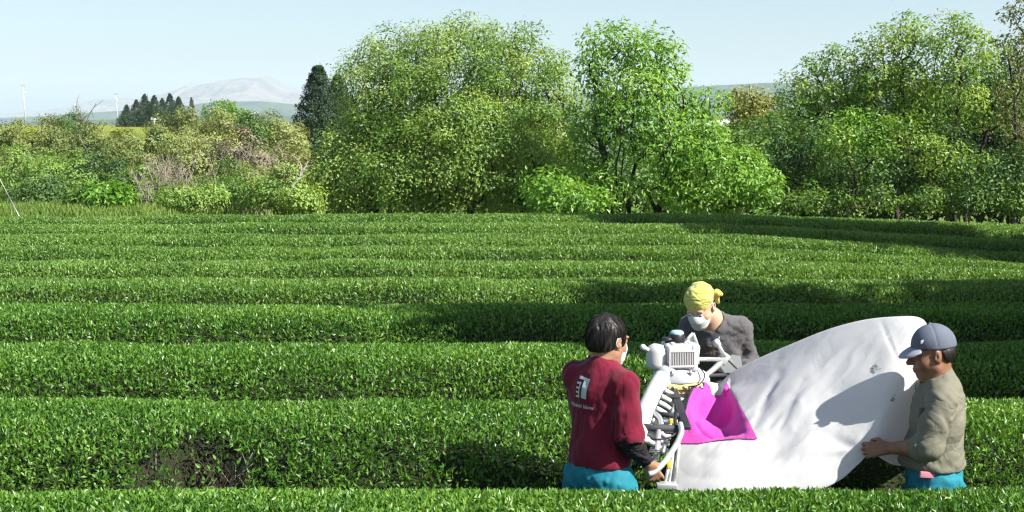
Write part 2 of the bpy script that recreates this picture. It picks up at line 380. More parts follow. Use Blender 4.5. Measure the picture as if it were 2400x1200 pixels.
def ground_mat():
    m, nt, out = _new('open_ground'); L = nt.links.new
    tc = N(nt, 'ShaderNodeTexCoord'); sx = N(nt, 'ShaderNodeSeparateXYZ'); L(tc.outputs['Object'], sx.inputs[0])
    n1 = N(nt, 'ShaderNodeTexNoise', Scale=.55, Detail=8.0); L(tc.outputs['Object'], n1.inputs['Vector'])
    n2 = N(nt, 'ShaderNodeTexNoise', Scale=9.0, Detail=6.0); L(tc.outputs['Object'], n2.inputs['Vector'])
    soil = ramp(nt, n2.outputs['Fac'], [(.3, (.035, .026, .018)), (.7, (.085, .065, .042))])
    mixn = N(nt, 'ShaderNodeMath', operation='MULTIPLY_ADD'); L(n1.outputs['Fac'], mixn.inputs[0]); mixn.inputs[1].default_value = .6; md = N(nt, 'ShaderNodeMath', operation='MULTIPLY'); L(n2.outputs['Fac'], md.inputs[0]); md.inputs[1].default_value = .4; L(md.outputs[0], mixn.inputs[2])
    grass = ramp(nt, mixn.outputs[0], [(.35, (.05, .085, .02)), (.5, (.10, .16, .03)), (.63, (.18, .22, .07)), (.72, (.13, .12, .06))])
    far = ramp(nt, n1.outputs['Fac'], [(.35, (.035, .06, .02)), (.65, (.10, .12, .05))])
    def step(a, b):
        mr = N(nt, 'ShaderNodeMapRange'); mr.inputs[1].default_value = a; mr.inputs[2].default_value = b; L(sx.outputs['Y'], mr.inputs[0]); return mr.outputs[0]
    def mix(f, a, b):
        x = N(nt, 'ShaderNodeMix', data_type='RGBA'); L(f, x.inputs[0]); L(a, x.inputs[6]); L(b, x.inputs[7]); return x.outputs[2]
    c = mix(step(23.4, 24.6), soil.outputs[0], grass.outputs[0]); c = mix(step(300, 500), c, far.outputs[0])
    p = N(nt, 'ShaderNodeBsdfPrincipled', Roughness=.95); p.inputs['Specular IOR Level'].default_value = .1; L(c, p.inputs['Base Color'])
    b = N(nt, 'ShaderNodeBump', Strength=.6, Distance=.06); L(n2.outputs['Fac'], b.inputs['Height']); L(b.outputs[0], p.inputs['Normal'])
    L(p.outputs[0], out.inputs['Surface']); return m
ground = mobj('ground', mesh_np('ground', np.stack([GX, GY, GZ], -1).reshape(-1, 3), grid_quads(len(gy), len(gx)), smooth=True), ground_mat())
tag(ground, 'soil and rough grassland under and beyond the tea rows', kind='structure')

# yellow-green tea field on the plateau beyond the scrub: ridged sheet, a hand's breadth over the ground
px_, py_ = np.linspace(-130, 20, 90), np.concatenate([np.arange(46, 110, .45), np.arange(110, 250, 1.5)])
FX, FY = np.meshgrid(px_, py_)
ridge = .11*np.abs(np.sin(FY*math.pi/1.8 + FX*.05))**.6 + .10*fbm(FX*.3, FY*.8, 0, 2)
FZ = terrain(FX, FY) + .05 + ridge
ok = (FX < -8.5-.05*(FY-46))
FZ = np.where(ok, FZ, terrain(FX, FY)-.4)
M_FIELD = noise_mat('young_tea_field', [(.16, .20, .015), (.24, .28, .02), (.32, .34, .035)], scale=1.1, rough=.75, bump=.8, bscale=9, dist=.2, stretch=(.5, 1.4, 1))
o = mobj('field', mesh_np('field', np.stack([FX, FY, FZ], -1).reshape(-1, 3), grid_quads(len(py_), len(px_)), smooth=True), M_FIELD)
tag(o, 'yellow green tea field on the plateau behind the scrub bank', kind='structure')

# ------------------------------------------------------------------ far hills and mountains
def ridge_line(name, D, prof, depth, mat, label, rough=.06, nx=260, ny=40, base=-40, seed=0, gully=0.0):
    """A range whose skyline runs through prof = [(photo px, photo py)], standing at distance D."""
    prof = np.array(prof, float)
    xs = np.linspace(prof[0, 0], prof[-1, 0], nx)
    top = np.interp(xs, prof[:, 0], prof[:, 1])
    X = (xs-1200)/F_PX*D; Z = CAM_Z + (285-top)/F_PX*D
    v = np.linspace(-1, 1, ny)
    prof_v = np.exp(-(np.abs(v)*1.55)**1.7)
    XX = np.broadcast_to(X, (ny, nx)) ; YY = D + np.broadcast_to(v[:, None]*depth, (ny, nx))
    hgt = (Z-base)[None, :]
    s = D/14.0
    nz = fbm(XX/s+seed, YY/s*.8, seed, 5)-.5
    rid = 1-np.abs(2*fbm(XX/s*1.8+seed, YY/s*.5, 3+seed, 4)-1)
    fall = np.clip(prof_v[:, None] + gully*(rid-.8)*(1-np.abs(v[:, None]))*np.clip(np.abs(v[:, None])*4, 0, 1), 0, 1.05)
    ZZ = base + hgt*fall*(1 + rough*nz*2*np.clip(np.abs(v[:, None])*3+.25, 0, 1))
    o = mobj(name, mesh_np(name, np.stack([XX, YY, ZZ], -1).reshape(-1, 3), grid_quads(ny, nx), smooth=True), mat)
    return tag(o, label, kind='structure')
M_MOUNT = noise_mat('volcanic_slope', [(.13, .10, .085), (.24, .185, .15), (.14, .15, .08)], scale=.004, detail=9, rough=.95, bump=1.0, bscale=.012, dist=60)
M_FOREST = noise_mat('far_forest', [(.020, .042, .022), (.045, .085, .035), (.09, .12, .05)], scale=.010, detail=9, rough=.95, bump=1.0, bscale=.06, dist=12)
M_PLAIN = noise_mat('far_plain', [(.10, .12, .06), (.26, .22, .16)], scale=.006, detail=8, rough=.95, stretch=(.3, 1.5, 1))
ridge_line('mountain', 8200, [(330, 262), (380, 226), (405, 218), (430, 209), (452, 201), (467, 195), (476, 203), (490, 200), (520, 196), (548, 188), (575, 185), (604, 184), (622, 184), (636, 181), (645, 184), (662, 192), (680, 201), (698, 209), (716, 213), (760, 222), (830, 240), (950, 262)],
           1700, M_MOUNT, 'pale hazy volcano with a broad summit on the left skyline', .10, seed=3, gully=.35)
ridge_line('mountain', 9000, [(-500, 262), (-200, 266), (0, 268), (60, 262), (110, 258), (180, 250), (215, 238), (240, 233), (268, 231), (300, 230), (340, 233), (380, 238), (460, 252), (520, 262)],
           900, M_MOUNT, 'faint low mountain range left of the volcano', .10, seed=8, gully=.3)
ridge_line('hill', 4600, [(-700, 274), (0, 277), (120, 272), (210, 265), (250, 262), (330, 258), (430, 250), (500, 241), (560, 238), (620, 238), (660, 242), (705, 246), (800, 250), (1000, 262)],
           900, M_FOREST, 'blue wooded foothills below the volcano', .05, seed=5, gully=.15)
ridge_line('hill', 2600, [(-700, 293), (0, 290), (100, 285), (260, 280), (420, 276), (560, 268), (700, 272), (900, 275), (1100, 285)],
           500, M_FOREST, 'nearer dark blue wooded ridge behind the plateau', .05, seed=6)
ridge_line('hill', 3600, [(1150, 236), (1300, 222), (1450, 212), (1600, 206), (1680, 200), (1730, 198), (1780, 195), (1850, 194), (1950, 190), (2100, 186), (2300, 192), (2600, 205)],
           800, M_FOREST, 'long blue wooded hill behind the right hand trees', .04, seed=9, gully=.12)

# ------------------------------------------------------------------ leaves
def leaf_arrays(P, A, Nn, Lg, Wd, tint, quad=True):
    """One folded leaf per row: P base, A axis (unit), Nn face normal, Lg length, Wd width."""
    n = len(P); S = norm(np.cross(A, Nn)); Nn = np.cross(S, A)
    Lg, Wd = np.broadcast_to(Lg, n)[:, None], np.broadcast_to(Wd, n)[:, None]
    if quad:
        mid = P + A*Lg*.45
        l, r = mid + S*Wd*.5 + Nn*Wd*.22, mid - S*Wd*.5 + Nn*Wd*.22
        m2 = P + A*Lg*.48 - Nn*Wd*.02
        tip = P + A*Lg - Nn*Lg*.10
        V = np.stack([P, r, m2, l, tip], 1).reshape(-1, 3); b = np.arange(n)[:, None]*5
        T = np.concatenate([b+[[0, 1, 2]], b+[[0, 2, 3]], b+[[2, 1, 4]], b+[[3, 2, 4]]])
        return V, T, np.repeat(tint, 5)
    l, r = P + A*Lg*.45 + S*Wd*.5 + Nn*Wd*.18, P + A*Lg*.45 - S*Wd*.5 + Nn*Wd*.18
    V = np.stack([P, r, P + A*Lg, l], 1).reshape(-1, 3); b = np.arange(n)[:, None]*4
    return V, np.concatenate([b+[[0, 1, 2]], b+[[0, 2, 3]]]), np.repeat(tint, 4)
def rand_unit(n, rng): return norm(rng.normal(size=(n, 3)))
def leaf_obj(name, P, A, Nn, Lg, Wd, tint, mat, parent=None, quad=True, off=None):
    V, T, t = leaf_arrays(P, A, Nn, Lg, Wd, tint, quad)
    if off is not None: V = V - np.asarray(off)
    o = mobj(name, mesh_np(name, V, None, T, False, {'tint': t}), mat, parent)
    o['kind'] = 'stuff'; return o

# ------------------------------------------------------------------ the tea hedges
HW = .86
_t = np.concatenate([-HW*np.sin(np.linspace(math.pi/2, 0, 120)), HW*np.sin(np.linspace(0, math.pi/2, 120))[1:]])
def prof_z(t): return ROW_H*np.maximum(0, 1-np.abs(t/HW)**3.2)**.42
_z = prof_z(_t); _s = np.concatenate([[0], np.cumsum(np.hypot(np.diff(_t), np.diff(_z)))])
_nt = np.gradient(_z, _s); _tt = np.gradient(_t, _s)
def row_y(k, x): return 6.3 + 1.8*k - .9 - .016*np.maximum(0, x-3.0)**2*sstep(4, 8, k)
DENTS = [(-1.60, 6.70, .19, .30), (-1.40, 6.60, .13, .22), (-1.80, 6.62, .10, .16)]          # bare hole in the second row: x, y, radii
def dent(x, y):
    d = 0
    for cx, cy, rx, ry in DENTS: d = np.maximum(d, np.exp(-(((x-cx)/rx)**2 + ((y-cy)/ry)**2)*1.35))
    return d
ROWN = ['clipped tea hedge along the very bottom, nearest the camera and hiding the workers\' legs',
        'tea hedge under the harvester and white bag, with a bare twiggy hole at left',
        'tea hedge just behind the worker in the yellow head towel',
        'tea hedge holding the long black tree shadow right of centre',
        'tea hedge just beyond the long mid-field shadow, fifth from the bottom',
        'sunlit tea hedge in mid-field, sixth counted from the bottom',
        'tea hedge in the far half of the field, fourth from the far edge',
        'far tea hedge whose right end lies in shade, third from the far edge',
        'far tea hedge shaded at right, last but one before the trees',
        'farthest tea hedge running along the foot of the trees']
for k in range(10):
    rng = np.random.default_rng(100+k)
    yk = 6.3+1.8*k-.9
    hw = yk*1200/F_PX + 2.2
    x0, x1 = -hw, hw
    root = thing('tea_hedge', ROWN[k], 'tea hedge', (0, yk, float(terrain(0, yk))), group='clipped tea hedges in rows')
    # dark twiggy body, its colour also holding the shade under the leaves
    nx = int((x1-x0)/.12)
    xs = np.linspace(x0, x1, nx); sel = np.arange(0, len(_t), 8)
    XX, TT = np.meshgrid(xs, _t[sel]*.90, indexing='ij'); ZZ = np.broadcast_to(_z[sel]-.062, XX.shape).copy()
    YY = row_y(k, XX) + TT
    lum = fbm(XX*1.3, YY*1.3, k, 2)-.5
    ZZ = np.maximum(ZZ*(1+.05*lum), .01) * (1-.85*dent(XX, YY)*(k == 1)) * (1-.10*((XX > .95) & (XX < 2.1) & (k == 1)))
    V = np.stack([XX, YY, ZZ + terrain(XX, YY)], -1).reshape(-1, 3) - np.array(root.location[:])
    mobj('stem_mass', mesh_np('stem_mass', V, grid_quads(nx, len(sel)), smooth=True), M_TEACORE, root)
    # leaves
    Lf = .031 if k < 2 else .031*(1+.060*(k-1))
    dens = 6600*(.031/Lf)**1.75
    tot = int((x1-x0)*_s[-1]*dens)
    s = rng.random(tot)*_s[-1]; t = np.interp(s, _s, _t); x = rng.uniform(x0, x1, tot)
    keep = np.where(t > .45, .45, 1.0)
    if k == 0: keep = np.where(t < -.55, .12, 1.0)
    zz0 = np.interp(s, _s, _z); keep = keep*np.where(zz0 < .3, .6, 1)
    patch = fbm(x*1.1+31*k, t*2.2, k, 3)
    keep = keep*(.80+.7*np.clip(patch-.28, 0, .4))
    y = row_y(k, x)+t
    if k == 1: keep = keep*(1-.93*sstep(.35, .75, dent(x, y)))
    if k == 1: keep = keep*(1-.75*((x > .95) & (x < 2.1) & (t < .1)))
    m = rng.random(tot) < keep; s, t, x, y, patch = s[m], t[m], x[m], y[m], patch[m]; n = len(s)
    nz_, ny_ = np.interp(s, _s, _tt), -np.interp(s, _s, _nt)
    nrm = np.stack([np.zeros(n), ny_, nz_], -1)
    lum = fbm(x*1.3, y*1.3, k, 2)-.5
    z = np.interp(s, _s, _z)*(1+.05*lum) + terrain(x, y)
    depth = rng.random(n)**1.9*.070 - .014 + (.10*((x > .95) & (x < 2.1) & (y > 6.35)) if k == 1 else 0)
    P = np.stack([x, y, z], -1) - nrm*depth[:, None]
    A = norm(nrm*.70 + np.array([0, 0, .35]) + rng.normal(size=(n, 3))*.62)
    Nn = norm(np.cross(A, rand_unit(n, rng)) + nrm*.35)
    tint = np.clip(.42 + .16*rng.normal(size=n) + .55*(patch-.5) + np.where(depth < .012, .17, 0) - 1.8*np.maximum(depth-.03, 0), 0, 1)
    young = rng.random(n) < .05; tint[young] = rng.uniform(.75, 1, young.sum())
    sz = rng.uniform(.75, 1.25, n)
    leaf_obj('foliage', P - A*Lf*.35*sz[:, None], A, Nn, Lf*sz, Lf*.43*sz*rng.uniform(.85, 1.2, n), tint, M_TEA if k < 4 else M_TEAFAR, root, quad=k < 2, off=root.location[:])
    if k == 1:                                       # bare branches in the hole
        tw = [MB() for _ in range(10)]
        for i, b in enumerate(tw):
            cx, cy, rx, ry = DENTS[0 if i < 7 else rng.integers(1, 3)]
            bx, by = cx + rng.normal()*rx*.55, cy + rng.normal()*ry*.4
            p0 = np.array([bx, by+.1, float(terrain(bx, by))+.50+rng.random()*.1])
            dr = norm(np.array([rng.normal()*.7, -.25+rng.normal()*.35, 1.0])); L_ = rng.uniform(.18, .36)
            pts = [p0, p0+dr*L_*.5+rng.normal(size=3)*.02, p0+dr*L_+rng.normal(size=3)*.035]
            b.tube(spline(pts, 4), np.linspace(.0055, .002, 9), 5)
            for _ in range(2):
                q = p0+dr*L_*rng.uniform(.4, .8); d2 = norm(dr+rng.normal(size=3)*.6)
                b.tube([q, q+d2*L_*.25, q+d2*L_*.45+rng.normal(size=3)*.01], [.003, .002, .001], 4)
            b.build('twig', M_BARKG, root)
        b = MB()
        for _ in range(420):
            q = np.array([-1.58, 6.66, .42])+rng.normal(size=3)*np.array([.20, .20, .16]); d2 = norm(np.array([rng.normal()*.7, rng.normal()*.6, 1.0])); L_ = rng.uniform(.10, .26)
            b.tube([q, q+d2*L_*.5+rng.normal(size=3)*.012, q+d2*L_], [.004, .003, .0014], 3, cap=False)
        b.build('dark_twigs', M_BARK, root)['kind'] = 'stuff'
        g = rng.normal(size=(110, 3))*np.array([.28, .24, .09]) + np.array([-1.58, 6.62, .76]); A = norm(rng.normal(size=(110, 3))+[0, -.4, .4])
        leaf_obj('broad_leaf', g, A, norm(np.cross(A, rand_unit(110, rng))+np.array([0, -.5, .3])), .045, .022, rng.uniform(.1, .9, 110), M_TEA, root, off=root.location[:])
# ------------------------------------------------------------------ trees and shrubs
def lobe(px, py, rx, ry, D, dz=0.0, rd=None):
    c = at(px, py, D+dz); s = pxm(D+dz)
    return (c, np.array([rx/s, rd if rd else .5*(rx+ry)/s, ry/s]))
def sample_lobes(lobes, n, rng, inner=.45, zmin=-99, gap=0.0):
    """Clump centres spread through the lobes, kept a little apart so that the crown breaks into tufts."""
    vol = np.array([np.prod(r)**(2/3) for _, r in lobes]); w = vol/vol.sum(); m = n*5
    idx = rng.choice(len(lobes), size=m, p=w)
    d = rand_unit(m, rng); r = inner + (1-inner)*rng.random(m)**.7
    C = np.array([lobes[i][0] for i in idx]); R = np.array([lobes[i][1] for i in idx])
    P, O = C + d*R*r[:, None], d*R
    keep = P[:, 2] > zmin; P, O = P[keep], O[keep]
    out = np.zeros((n, 3)); oo = np.zeros((n, 3)); c = 0
    for p, o in zip(P, O):
        if c and np.min(np.sum((out[:c]-p)**2, 1)) < gap*gap: continue
        out[c] = p; oo[c] = o; c += 1
        if c == n: break
    return out[:c], oo[:c]
def skeleton(mb, base, tips, r_tip, rng, trunk_to=None, gain=.46, kinks=.10, n0=7):
    """Branches grown from the base to every tip: each tip joins the cheapest earlier node."""
    base = np.asarray(base, float)
    top = np.asarray(trunk_to if trunk_to is not None else base+(np.mean(tips, 0)-base)*.75, float)
    k = 6
    nodes = [base + (top-base)*i/k + (rng.normal(size=3)*[1, 1, .2]*np.linalg.norm(top-base)*.02 if 0 < i else 0) for i in range(k+1)]
    par = [-1]+list(range(k)); plen = [0.0]
    for i in range(1, k+1): plen.append(plen[-1]+np.linalg.norm(nodes[i]-nodes[i-1]))
    order = np.argsort(np.linalg.norm(tips-base, axis=1))
    NP = np.zeros((len(nodes)+3*len(tips), 3)); NP[:k+1] = nodes; PL = np.zeros(len(NP)); PL[:k+1] = plen; cnt = k+1
    leafn = []
    for i in order:
        T = tips[i]; d = np.linalg.norm(NP[:cnt]-T, axis=1)
        down = np.maximum(0, NP[:cnt, 2]-T[2])
        j = int(np.argmin(d + .42*PL[:cnt] + .8*down))
        a = NP[j]; L = d[j]
        m1, m2 = a+(T-a)*.36+rng.normal(size=3)*kinks*L*.5, a+(T-a)*.70+rng.normal(size=3)*kinks*L*.5
        m1[2] -= .04*L; p = j
        for q in (m1, m2, T):
            NP[cnt] = q; PL[cnt] = PL[p]+np.linalg.norm(q-NP[p]); par.append(p); p = cnt; cnt += 1
        leafn.append(cnt-1)
    W = np.zeros(cnt); W[leafn] = 1
    for i in range(cnt-1, 0, -1): W[par[i]] += W[i]
    R = r_tip*np.maximum(W, 1)**gain
    R[0] *= 1.25
    for i in range(1, cnt):
        p = par[i]; ra = min(R[p], R[i]*1.35+.002)
        sides = 9 if R[i] > .05 else (6 if R[i] > .02 else 4)
        mb.tube([NP[p], NP[i]], [ra, R[i]], sides, cap=False)
    return NP[:cnt]
def clump_leaves(P, out, n_per, rad, size, rng, flat=.75, up=.45, jit=.5, tint0=.45, droop=.25, asp=.5, var=.16, nout=.4):
    """A tuft of leaves over each clump centre P; out = outward vector of the crown there."""
    m = len(P); n = m*n_per
    base = np.repeat(P, n_per, 0); o = np.repeat(norm(out), n_per, 0)
    d = norm(rng.normal(size=(n, 3)) + o*.55 + np.array([0, 0, .25])); rad = np.repeat(np.broadcast_to(rad, m), n_per)[:, None]; size = np.repeat(np.broadcast_to(size, m), n_per); cr = rad*np.repeat(rng.uniform(.65, 1.35, m), n_per)[:, None]
    off = d*cr*(.25+.75*rng.random((n, 1))**.5)*np.array([1, 1, flat]) + rng.normal(size=(n, 3))*rad*.10
    Nn = norm(d*.75 + np.array([0, 0, up]) + o*nout + rng.normal(size=(n, 3))*jit)
    A = d*.8 + rng.normal(size=(n, 3))*.7 + np.array([0, 0, -droop]); A = norm(A - Nn*np.sum(A*Nn, 1, keepdims=True)*.8)
    ct = np.repeat(rng.normal(size=m)*var, n_per)
    tint = np.clip(tint0 + ct + rng.normal(size=n)*.13 + .05*off[:, 2]/rad[:, 0], 0, 1)
    sz = size*rng.uniform(.65, 1.3, n)
    return base+off, A, Nn, sz, sz*asp*rng.uniform(.85, 1.15, n), tint
def tree(name, label, cat, base, lobes, clumps, n_per, rad, size, leaf, bark=None, rng_seed=1, group=None, r_tip=.012, trunk_to=None, inner=.45, zmin=-99, trunks=None, extra=None, twigs=1, gap=.75, **kw):
    rng = np.random.default_rng(rng_seed)
    root = thing(name, label, cat, base, group=group)
    P, O = sample_lobes(lobes, clumps, rng, inner, zmin, gap*rad)
    mb = MB(); tr = trunks or [(base, trunk_to)]
    own = np.array([np.argmin([np.hypot(*(p[:2]-np.asarray(b)[:2])) for b, _ in tr]) for p in P])
    for q, (b, t) in enumerate(tr):
        if (own == q).sum() > 2: skeleton(mb, b, P[own == q][::twigs], r_tip, rng, t)
    mb.build('trunk', bark or M_BARK, root)
    a = clump_leaves(P, O, n_per, rad, size, rng, **kw)
    leaf_obj('crown', *a, leaf, root, quad=False, off=root.location[:])
    return root
def gz(x, y): return float(terrain(x, y))
def foot(px, D, dz=0): p = at(px, 480, D); return np.array([p[0], D, gz(p[0], D)+dz])

TG = 'trees standing along the far edge of the tea field'
# --- the broad central tree
D = 29.0
lob = [lobe(1060, 225, 215, 155, D), lobe(900, 235, 105, 130, D, -.2), lobe(820, 400, 95, 95, D, -.6), lobe(990, 400, 190, 105, D, -.9), lobe(1215, 240, 115, 150, D, .2),
       lobe(1280, 250, 70, 95, D), lobe(1220, 410, 140, 90, D, -.8), lobe(1340, 340, 60, 110, D, .3), lobe(900, 135, 55, 55, D), lobe(1000, 100, 70, 40, D), lobe(1100, 76, 50, 30, D), lobe(1180, 88, 34, 30, D),
       lobe(1240, 125, 22, 50, D), lobe(845, 185, 36, 50, D), lobe(1310, 165, 26, 30, D), lobe(770, 390, 36, 70, D), lobe(1075, 330, 170, 130, D, -1.0)]
b = foot(1115, D)
tree('broadleaf_tree', 'broad light green tree filling the centre, widest crown of all', 'tree', b, lob, 800, 185, .37, .070, M_OAK, rng_seed=21, group=TG,
     trunks=[(b, at(1100, 250, D)), (b+[-.45, .1, 0], at(960, 260, D)), (b+[.5, 0, 0], at(1220, 270, D)), (b+[.95, -.2, 0], at(1210, 380, D-.6)), (b+[-1.6, -.3, 0], at(860, 380, D-.5))], r_tip=.0085, inner=.30, var=.19, tint0=.56, gap=.88, nout=.30, jit=.38)
# --- second tree with dark forked trunk and larger leaves
D = 26.5
lob = [lobe(1425, 108, 52, 34, D), lobe(1388, 108, 20, 26, D), lobe(1456, 84, 24, 20, D), lobe(1385, 165, 26, 34, D), lobe(1485, 128, 50, 42, D), lobe(1545, 130, 40, 42, D), lobe(1570, 180, 26, 34, D), lobe(1500, 215, 80, 50, D, -.3), lobe(1390, 195, 26, 22, D), lobe(1420, 240, 40, 26, D), lobe(1590, 235, 40, 40, D),
       lobe(1655, 240, 44, 26, D), lobe(1500, 290, 95, 45, D, -.5), lobe(1620, 300, 55, 36, D, -.3), lobe(1390, 300, 40, 40, D, .4), lobe(1380, 375, 45, 45, D, .3), lobe(1560, 350, 70, 40, D, -.6), lobe(1600, 400, 50, 36, D, -.6), lobe(1425, 425, 40, 26, D, -.5), lobe(1530, 440, 50, 24, D, -.6)]
b = foot(1467, D)
tree('broadleaf_tree', 'bright large leaved tree with dark forked trunk, right of the broad central tree', 'tree', b, lob, 390, 82, .33, .104, M_MAPLE, rng_seed=33, group=TG,
     trunks=[(b, at(1470, 250, D)), (b+[.10, .05, 0], at(1600, 350, D)), (b+[-.12, 0, 0], at(1405, 330, D)), (b+[.05, .1, 0], at(1440, 190, D+.2))], r_tip=.0095, inner=.42, var=.13, asp=.42, droop=.5, tint0=.55, gap=.75, nout=.3, jit=.4)
lob = [lobe(1690, 420, 105, 70, 25.6), lobe(1640, 350, 50, 55, 26), lobe(1760, 440, 50, 55, 25.6), lobe(1620, 460, 60, 35, 25.4)]
tree('shrub', 'bright lime green leafy bush at the foot of the forked trunk tree, on its right', 'shrub', foot(1690, 25.8), lob, 130, 84, .32, .105, M_BRIGHT, rng_seed=35, r_tip=.008, asp=.42, droop=.4, tint0=.5)
lob = [lobe(1320, 470, 66, 32, 25.4), lobe(1390, 480, 36, 18, 25.2), lobe(1285, 445, 44, 36, 25.6)]
tree('shrub', 'low yellow green bush between the broad central tree and the dark forked trunk', 'shrub', foot(1360, 25.5), lob, 80, 70, .27, .10, M_BRIGHT, rng_seed=36, r_tip=.006, tint0=.45)

# --- right hand grove
GR = 'tall thin trees of the right hand grove'
def grove(label, tx, D, lobs, clumps, seed, leaf=None, bark=None, name='broadleaf_tree', n_per=40, tops=None, **kw):
    b = foot(tx, D)
    a = dict(r_tip=.0075, inner=.35, var=.24, droop=.1, tint0=.64, nout=.3, jit=.38, gap=.85, trunk_to=at(*tops, D) if tops else None); a.update(kw)
    return tree(name, label, 'tree' if name.endswith('tree') else 'shrub', b, [lobe(*l, D) for l in lobs], int(clumps*1.0), int(n_per*2.5), .33, .085, leaf or M_ROBIN, bark, rng_seed=seed, group=GR if name.endswith('tree') else None, **a)
grove('leftmost tree of the right grove, with a low rounded crown', 1985, 30, [(1960, 165, 62, 48), (1915, 200, 55, 50), (1875, 225, 40, 42), (1995, 210, 45, 60), (1900, 290, 65, 45), (1990, 310, 60, 60)], 170, 41, tops=(1990, 230))
grove('tree with a double peaked crown, second in the right grove', 2100, 29.5, [(2120, 80, 42, 40), (2090, 110, 45, 45), (2140, 130, 42, 50), (2050, 130, 28, 40), (2050, 190, 45, 45), (2125, 210, 60, 60), (2090, 290, 55, 50)], 190, 42, tops=(2112, 180))
grove('dark trunked tree with a tall pale top, third in the right grove', 2225, 29, [(2235, 90, 38, 45), (2265, 80, 40, 35), (2215, 145, 42, 45), (2275, 130, 40, 42), (2235, 210, 62, 55), (2200, 265, 50, 45), (2300, 100, 25, 30)], 180, 43, tops=(2245, 190))
grove('leaning tree at right behind the thin olive brown one', 2225, 30.5, [(2330, 140, 45, 40), (2350, 185, 60, 50), (2300, 250, 50, 45), (2370, 260, 50, 60), (2420, 150, 40, 70), (2440, 250, 50, 60)], 150, 44, M_ROBIN, tops=(2330, 250), tint0=.35)
grove('thin sparse olive brown tree at the right edge', 2362, 27.5, [(2388, 40, 22, 30), (2375, 90, 26, 35), (2395, 130, 28, 40), (2405, 10, 20, 25), (2372, 200, 30, 60), (2385, 290, 35, 60)], 85, 45, M_RUSSET, tops=(2380, 140), n_per=26)
UG = None
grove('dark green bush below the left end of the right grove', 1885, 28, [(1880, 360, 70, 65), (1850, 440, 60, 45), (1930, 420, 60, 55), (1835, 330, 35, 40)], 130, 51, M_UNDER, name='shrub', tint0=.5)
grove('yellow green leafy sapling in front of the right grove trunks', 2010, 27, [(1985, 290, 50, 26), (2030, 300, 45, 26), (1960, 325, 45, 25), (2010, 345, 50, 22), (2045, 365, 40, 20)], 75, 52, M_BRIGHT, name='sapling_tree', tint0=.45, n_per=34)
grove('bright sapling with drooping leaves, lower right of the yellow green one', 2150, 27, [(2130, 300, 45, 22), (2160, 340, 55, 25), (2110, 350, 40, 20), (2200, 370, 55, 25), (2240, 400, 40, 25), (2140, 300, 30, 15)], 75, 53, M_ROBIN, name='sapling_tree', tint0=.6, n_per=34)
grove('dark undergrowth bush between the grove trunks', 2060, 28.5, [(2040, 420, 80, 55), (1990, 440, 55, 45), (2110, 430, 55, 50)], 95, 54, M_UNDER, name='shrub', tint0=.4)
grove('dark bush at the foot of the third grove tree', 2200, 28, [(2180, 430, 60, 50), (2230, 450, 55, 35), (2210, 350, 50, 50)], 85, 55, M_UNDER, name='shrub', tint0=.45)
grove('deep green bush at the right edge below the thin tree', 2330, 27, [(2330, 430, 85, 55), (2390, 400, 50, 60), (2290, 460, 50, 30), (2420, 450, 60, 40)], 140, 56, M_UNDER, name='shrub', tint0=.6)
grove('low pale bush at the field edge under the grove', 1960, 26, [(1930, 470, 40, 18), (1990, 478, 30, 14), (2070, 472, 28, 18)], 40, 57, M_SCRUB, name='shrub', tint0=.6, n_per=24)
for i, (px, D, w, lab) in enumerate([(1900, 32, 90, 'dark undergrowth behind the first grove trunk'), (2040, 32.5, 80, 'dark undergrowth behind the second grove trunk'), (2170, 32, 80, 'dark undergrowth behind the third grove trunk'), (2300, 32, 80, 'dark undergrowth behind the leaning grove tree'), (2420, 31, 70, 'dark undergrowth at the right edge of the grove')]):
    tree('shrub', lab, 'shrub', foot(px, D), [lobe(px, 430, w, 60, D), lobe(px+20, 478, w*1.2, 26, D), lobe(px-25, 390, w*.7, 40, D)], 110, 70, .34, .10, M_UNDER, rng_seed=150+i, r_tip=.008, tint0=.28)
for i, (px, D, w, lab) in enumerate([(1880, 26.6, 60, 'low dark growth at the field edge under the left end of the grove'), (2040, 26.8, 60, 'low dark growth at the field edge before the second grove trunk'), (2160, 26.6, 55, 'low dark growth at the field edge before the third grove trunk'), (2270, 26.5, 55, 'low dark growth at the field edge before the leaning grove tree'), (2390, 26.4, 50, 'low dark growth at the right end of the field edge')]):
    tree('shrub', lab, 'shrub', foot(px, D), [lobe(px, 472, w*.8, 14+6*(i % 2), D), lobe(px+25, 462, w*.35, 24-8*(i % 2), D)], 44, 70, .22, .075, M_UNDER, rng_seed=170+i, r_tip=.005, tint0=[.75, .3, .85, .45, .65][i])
# trees behind the grove close the view between the trunks
for i, (px, D, hpy, w, lab) in enumerate([(1800, 44, 280, 90, 'dull green tree behind the left end of the right grove'), (1930, 46, 220, 100, 'shaded tree in the background between the first two grove trees'),
                                          (2080, 47, 180, 110, 'shaded background tree behind the second grove tree'), (2230, 46, 180, 110, 'shaded background tree behind the third grove tree'), (2380, 45, 170, 110, 'shaded background tree beyond the right edge of the grove')]):
    tree('broadleaf_tree', lab, 'tree', foot(px, D), [lobe(px, hpy+70, w, 75, D), lobe(px-20, hpy+150, w, 80, D), lobe(px+15, hpy+220, w, 70, D)], 150, 60, .5, .16, M_UNDER if i else M_SCRUB, rng_seed=60+i, group='background trees behind the right grove', r_tip=.02, tint0=.32)  # low tint puts the shade of the grove's gaps into the leaf colour
tree('broadleaf_tree', 'round yellow green tree in the gap left of the right grove', 'tree', foot(1765, 62), [lobe(1750, 245, 42, 36, 62), lobe(1795, 262, 38, 36, 62), lobe(1765, 290, 55, 40, 62)], 130, 46, .42, .17, M_YELLOW, rng_seed=71, r_tip=.02, tint0=.4)
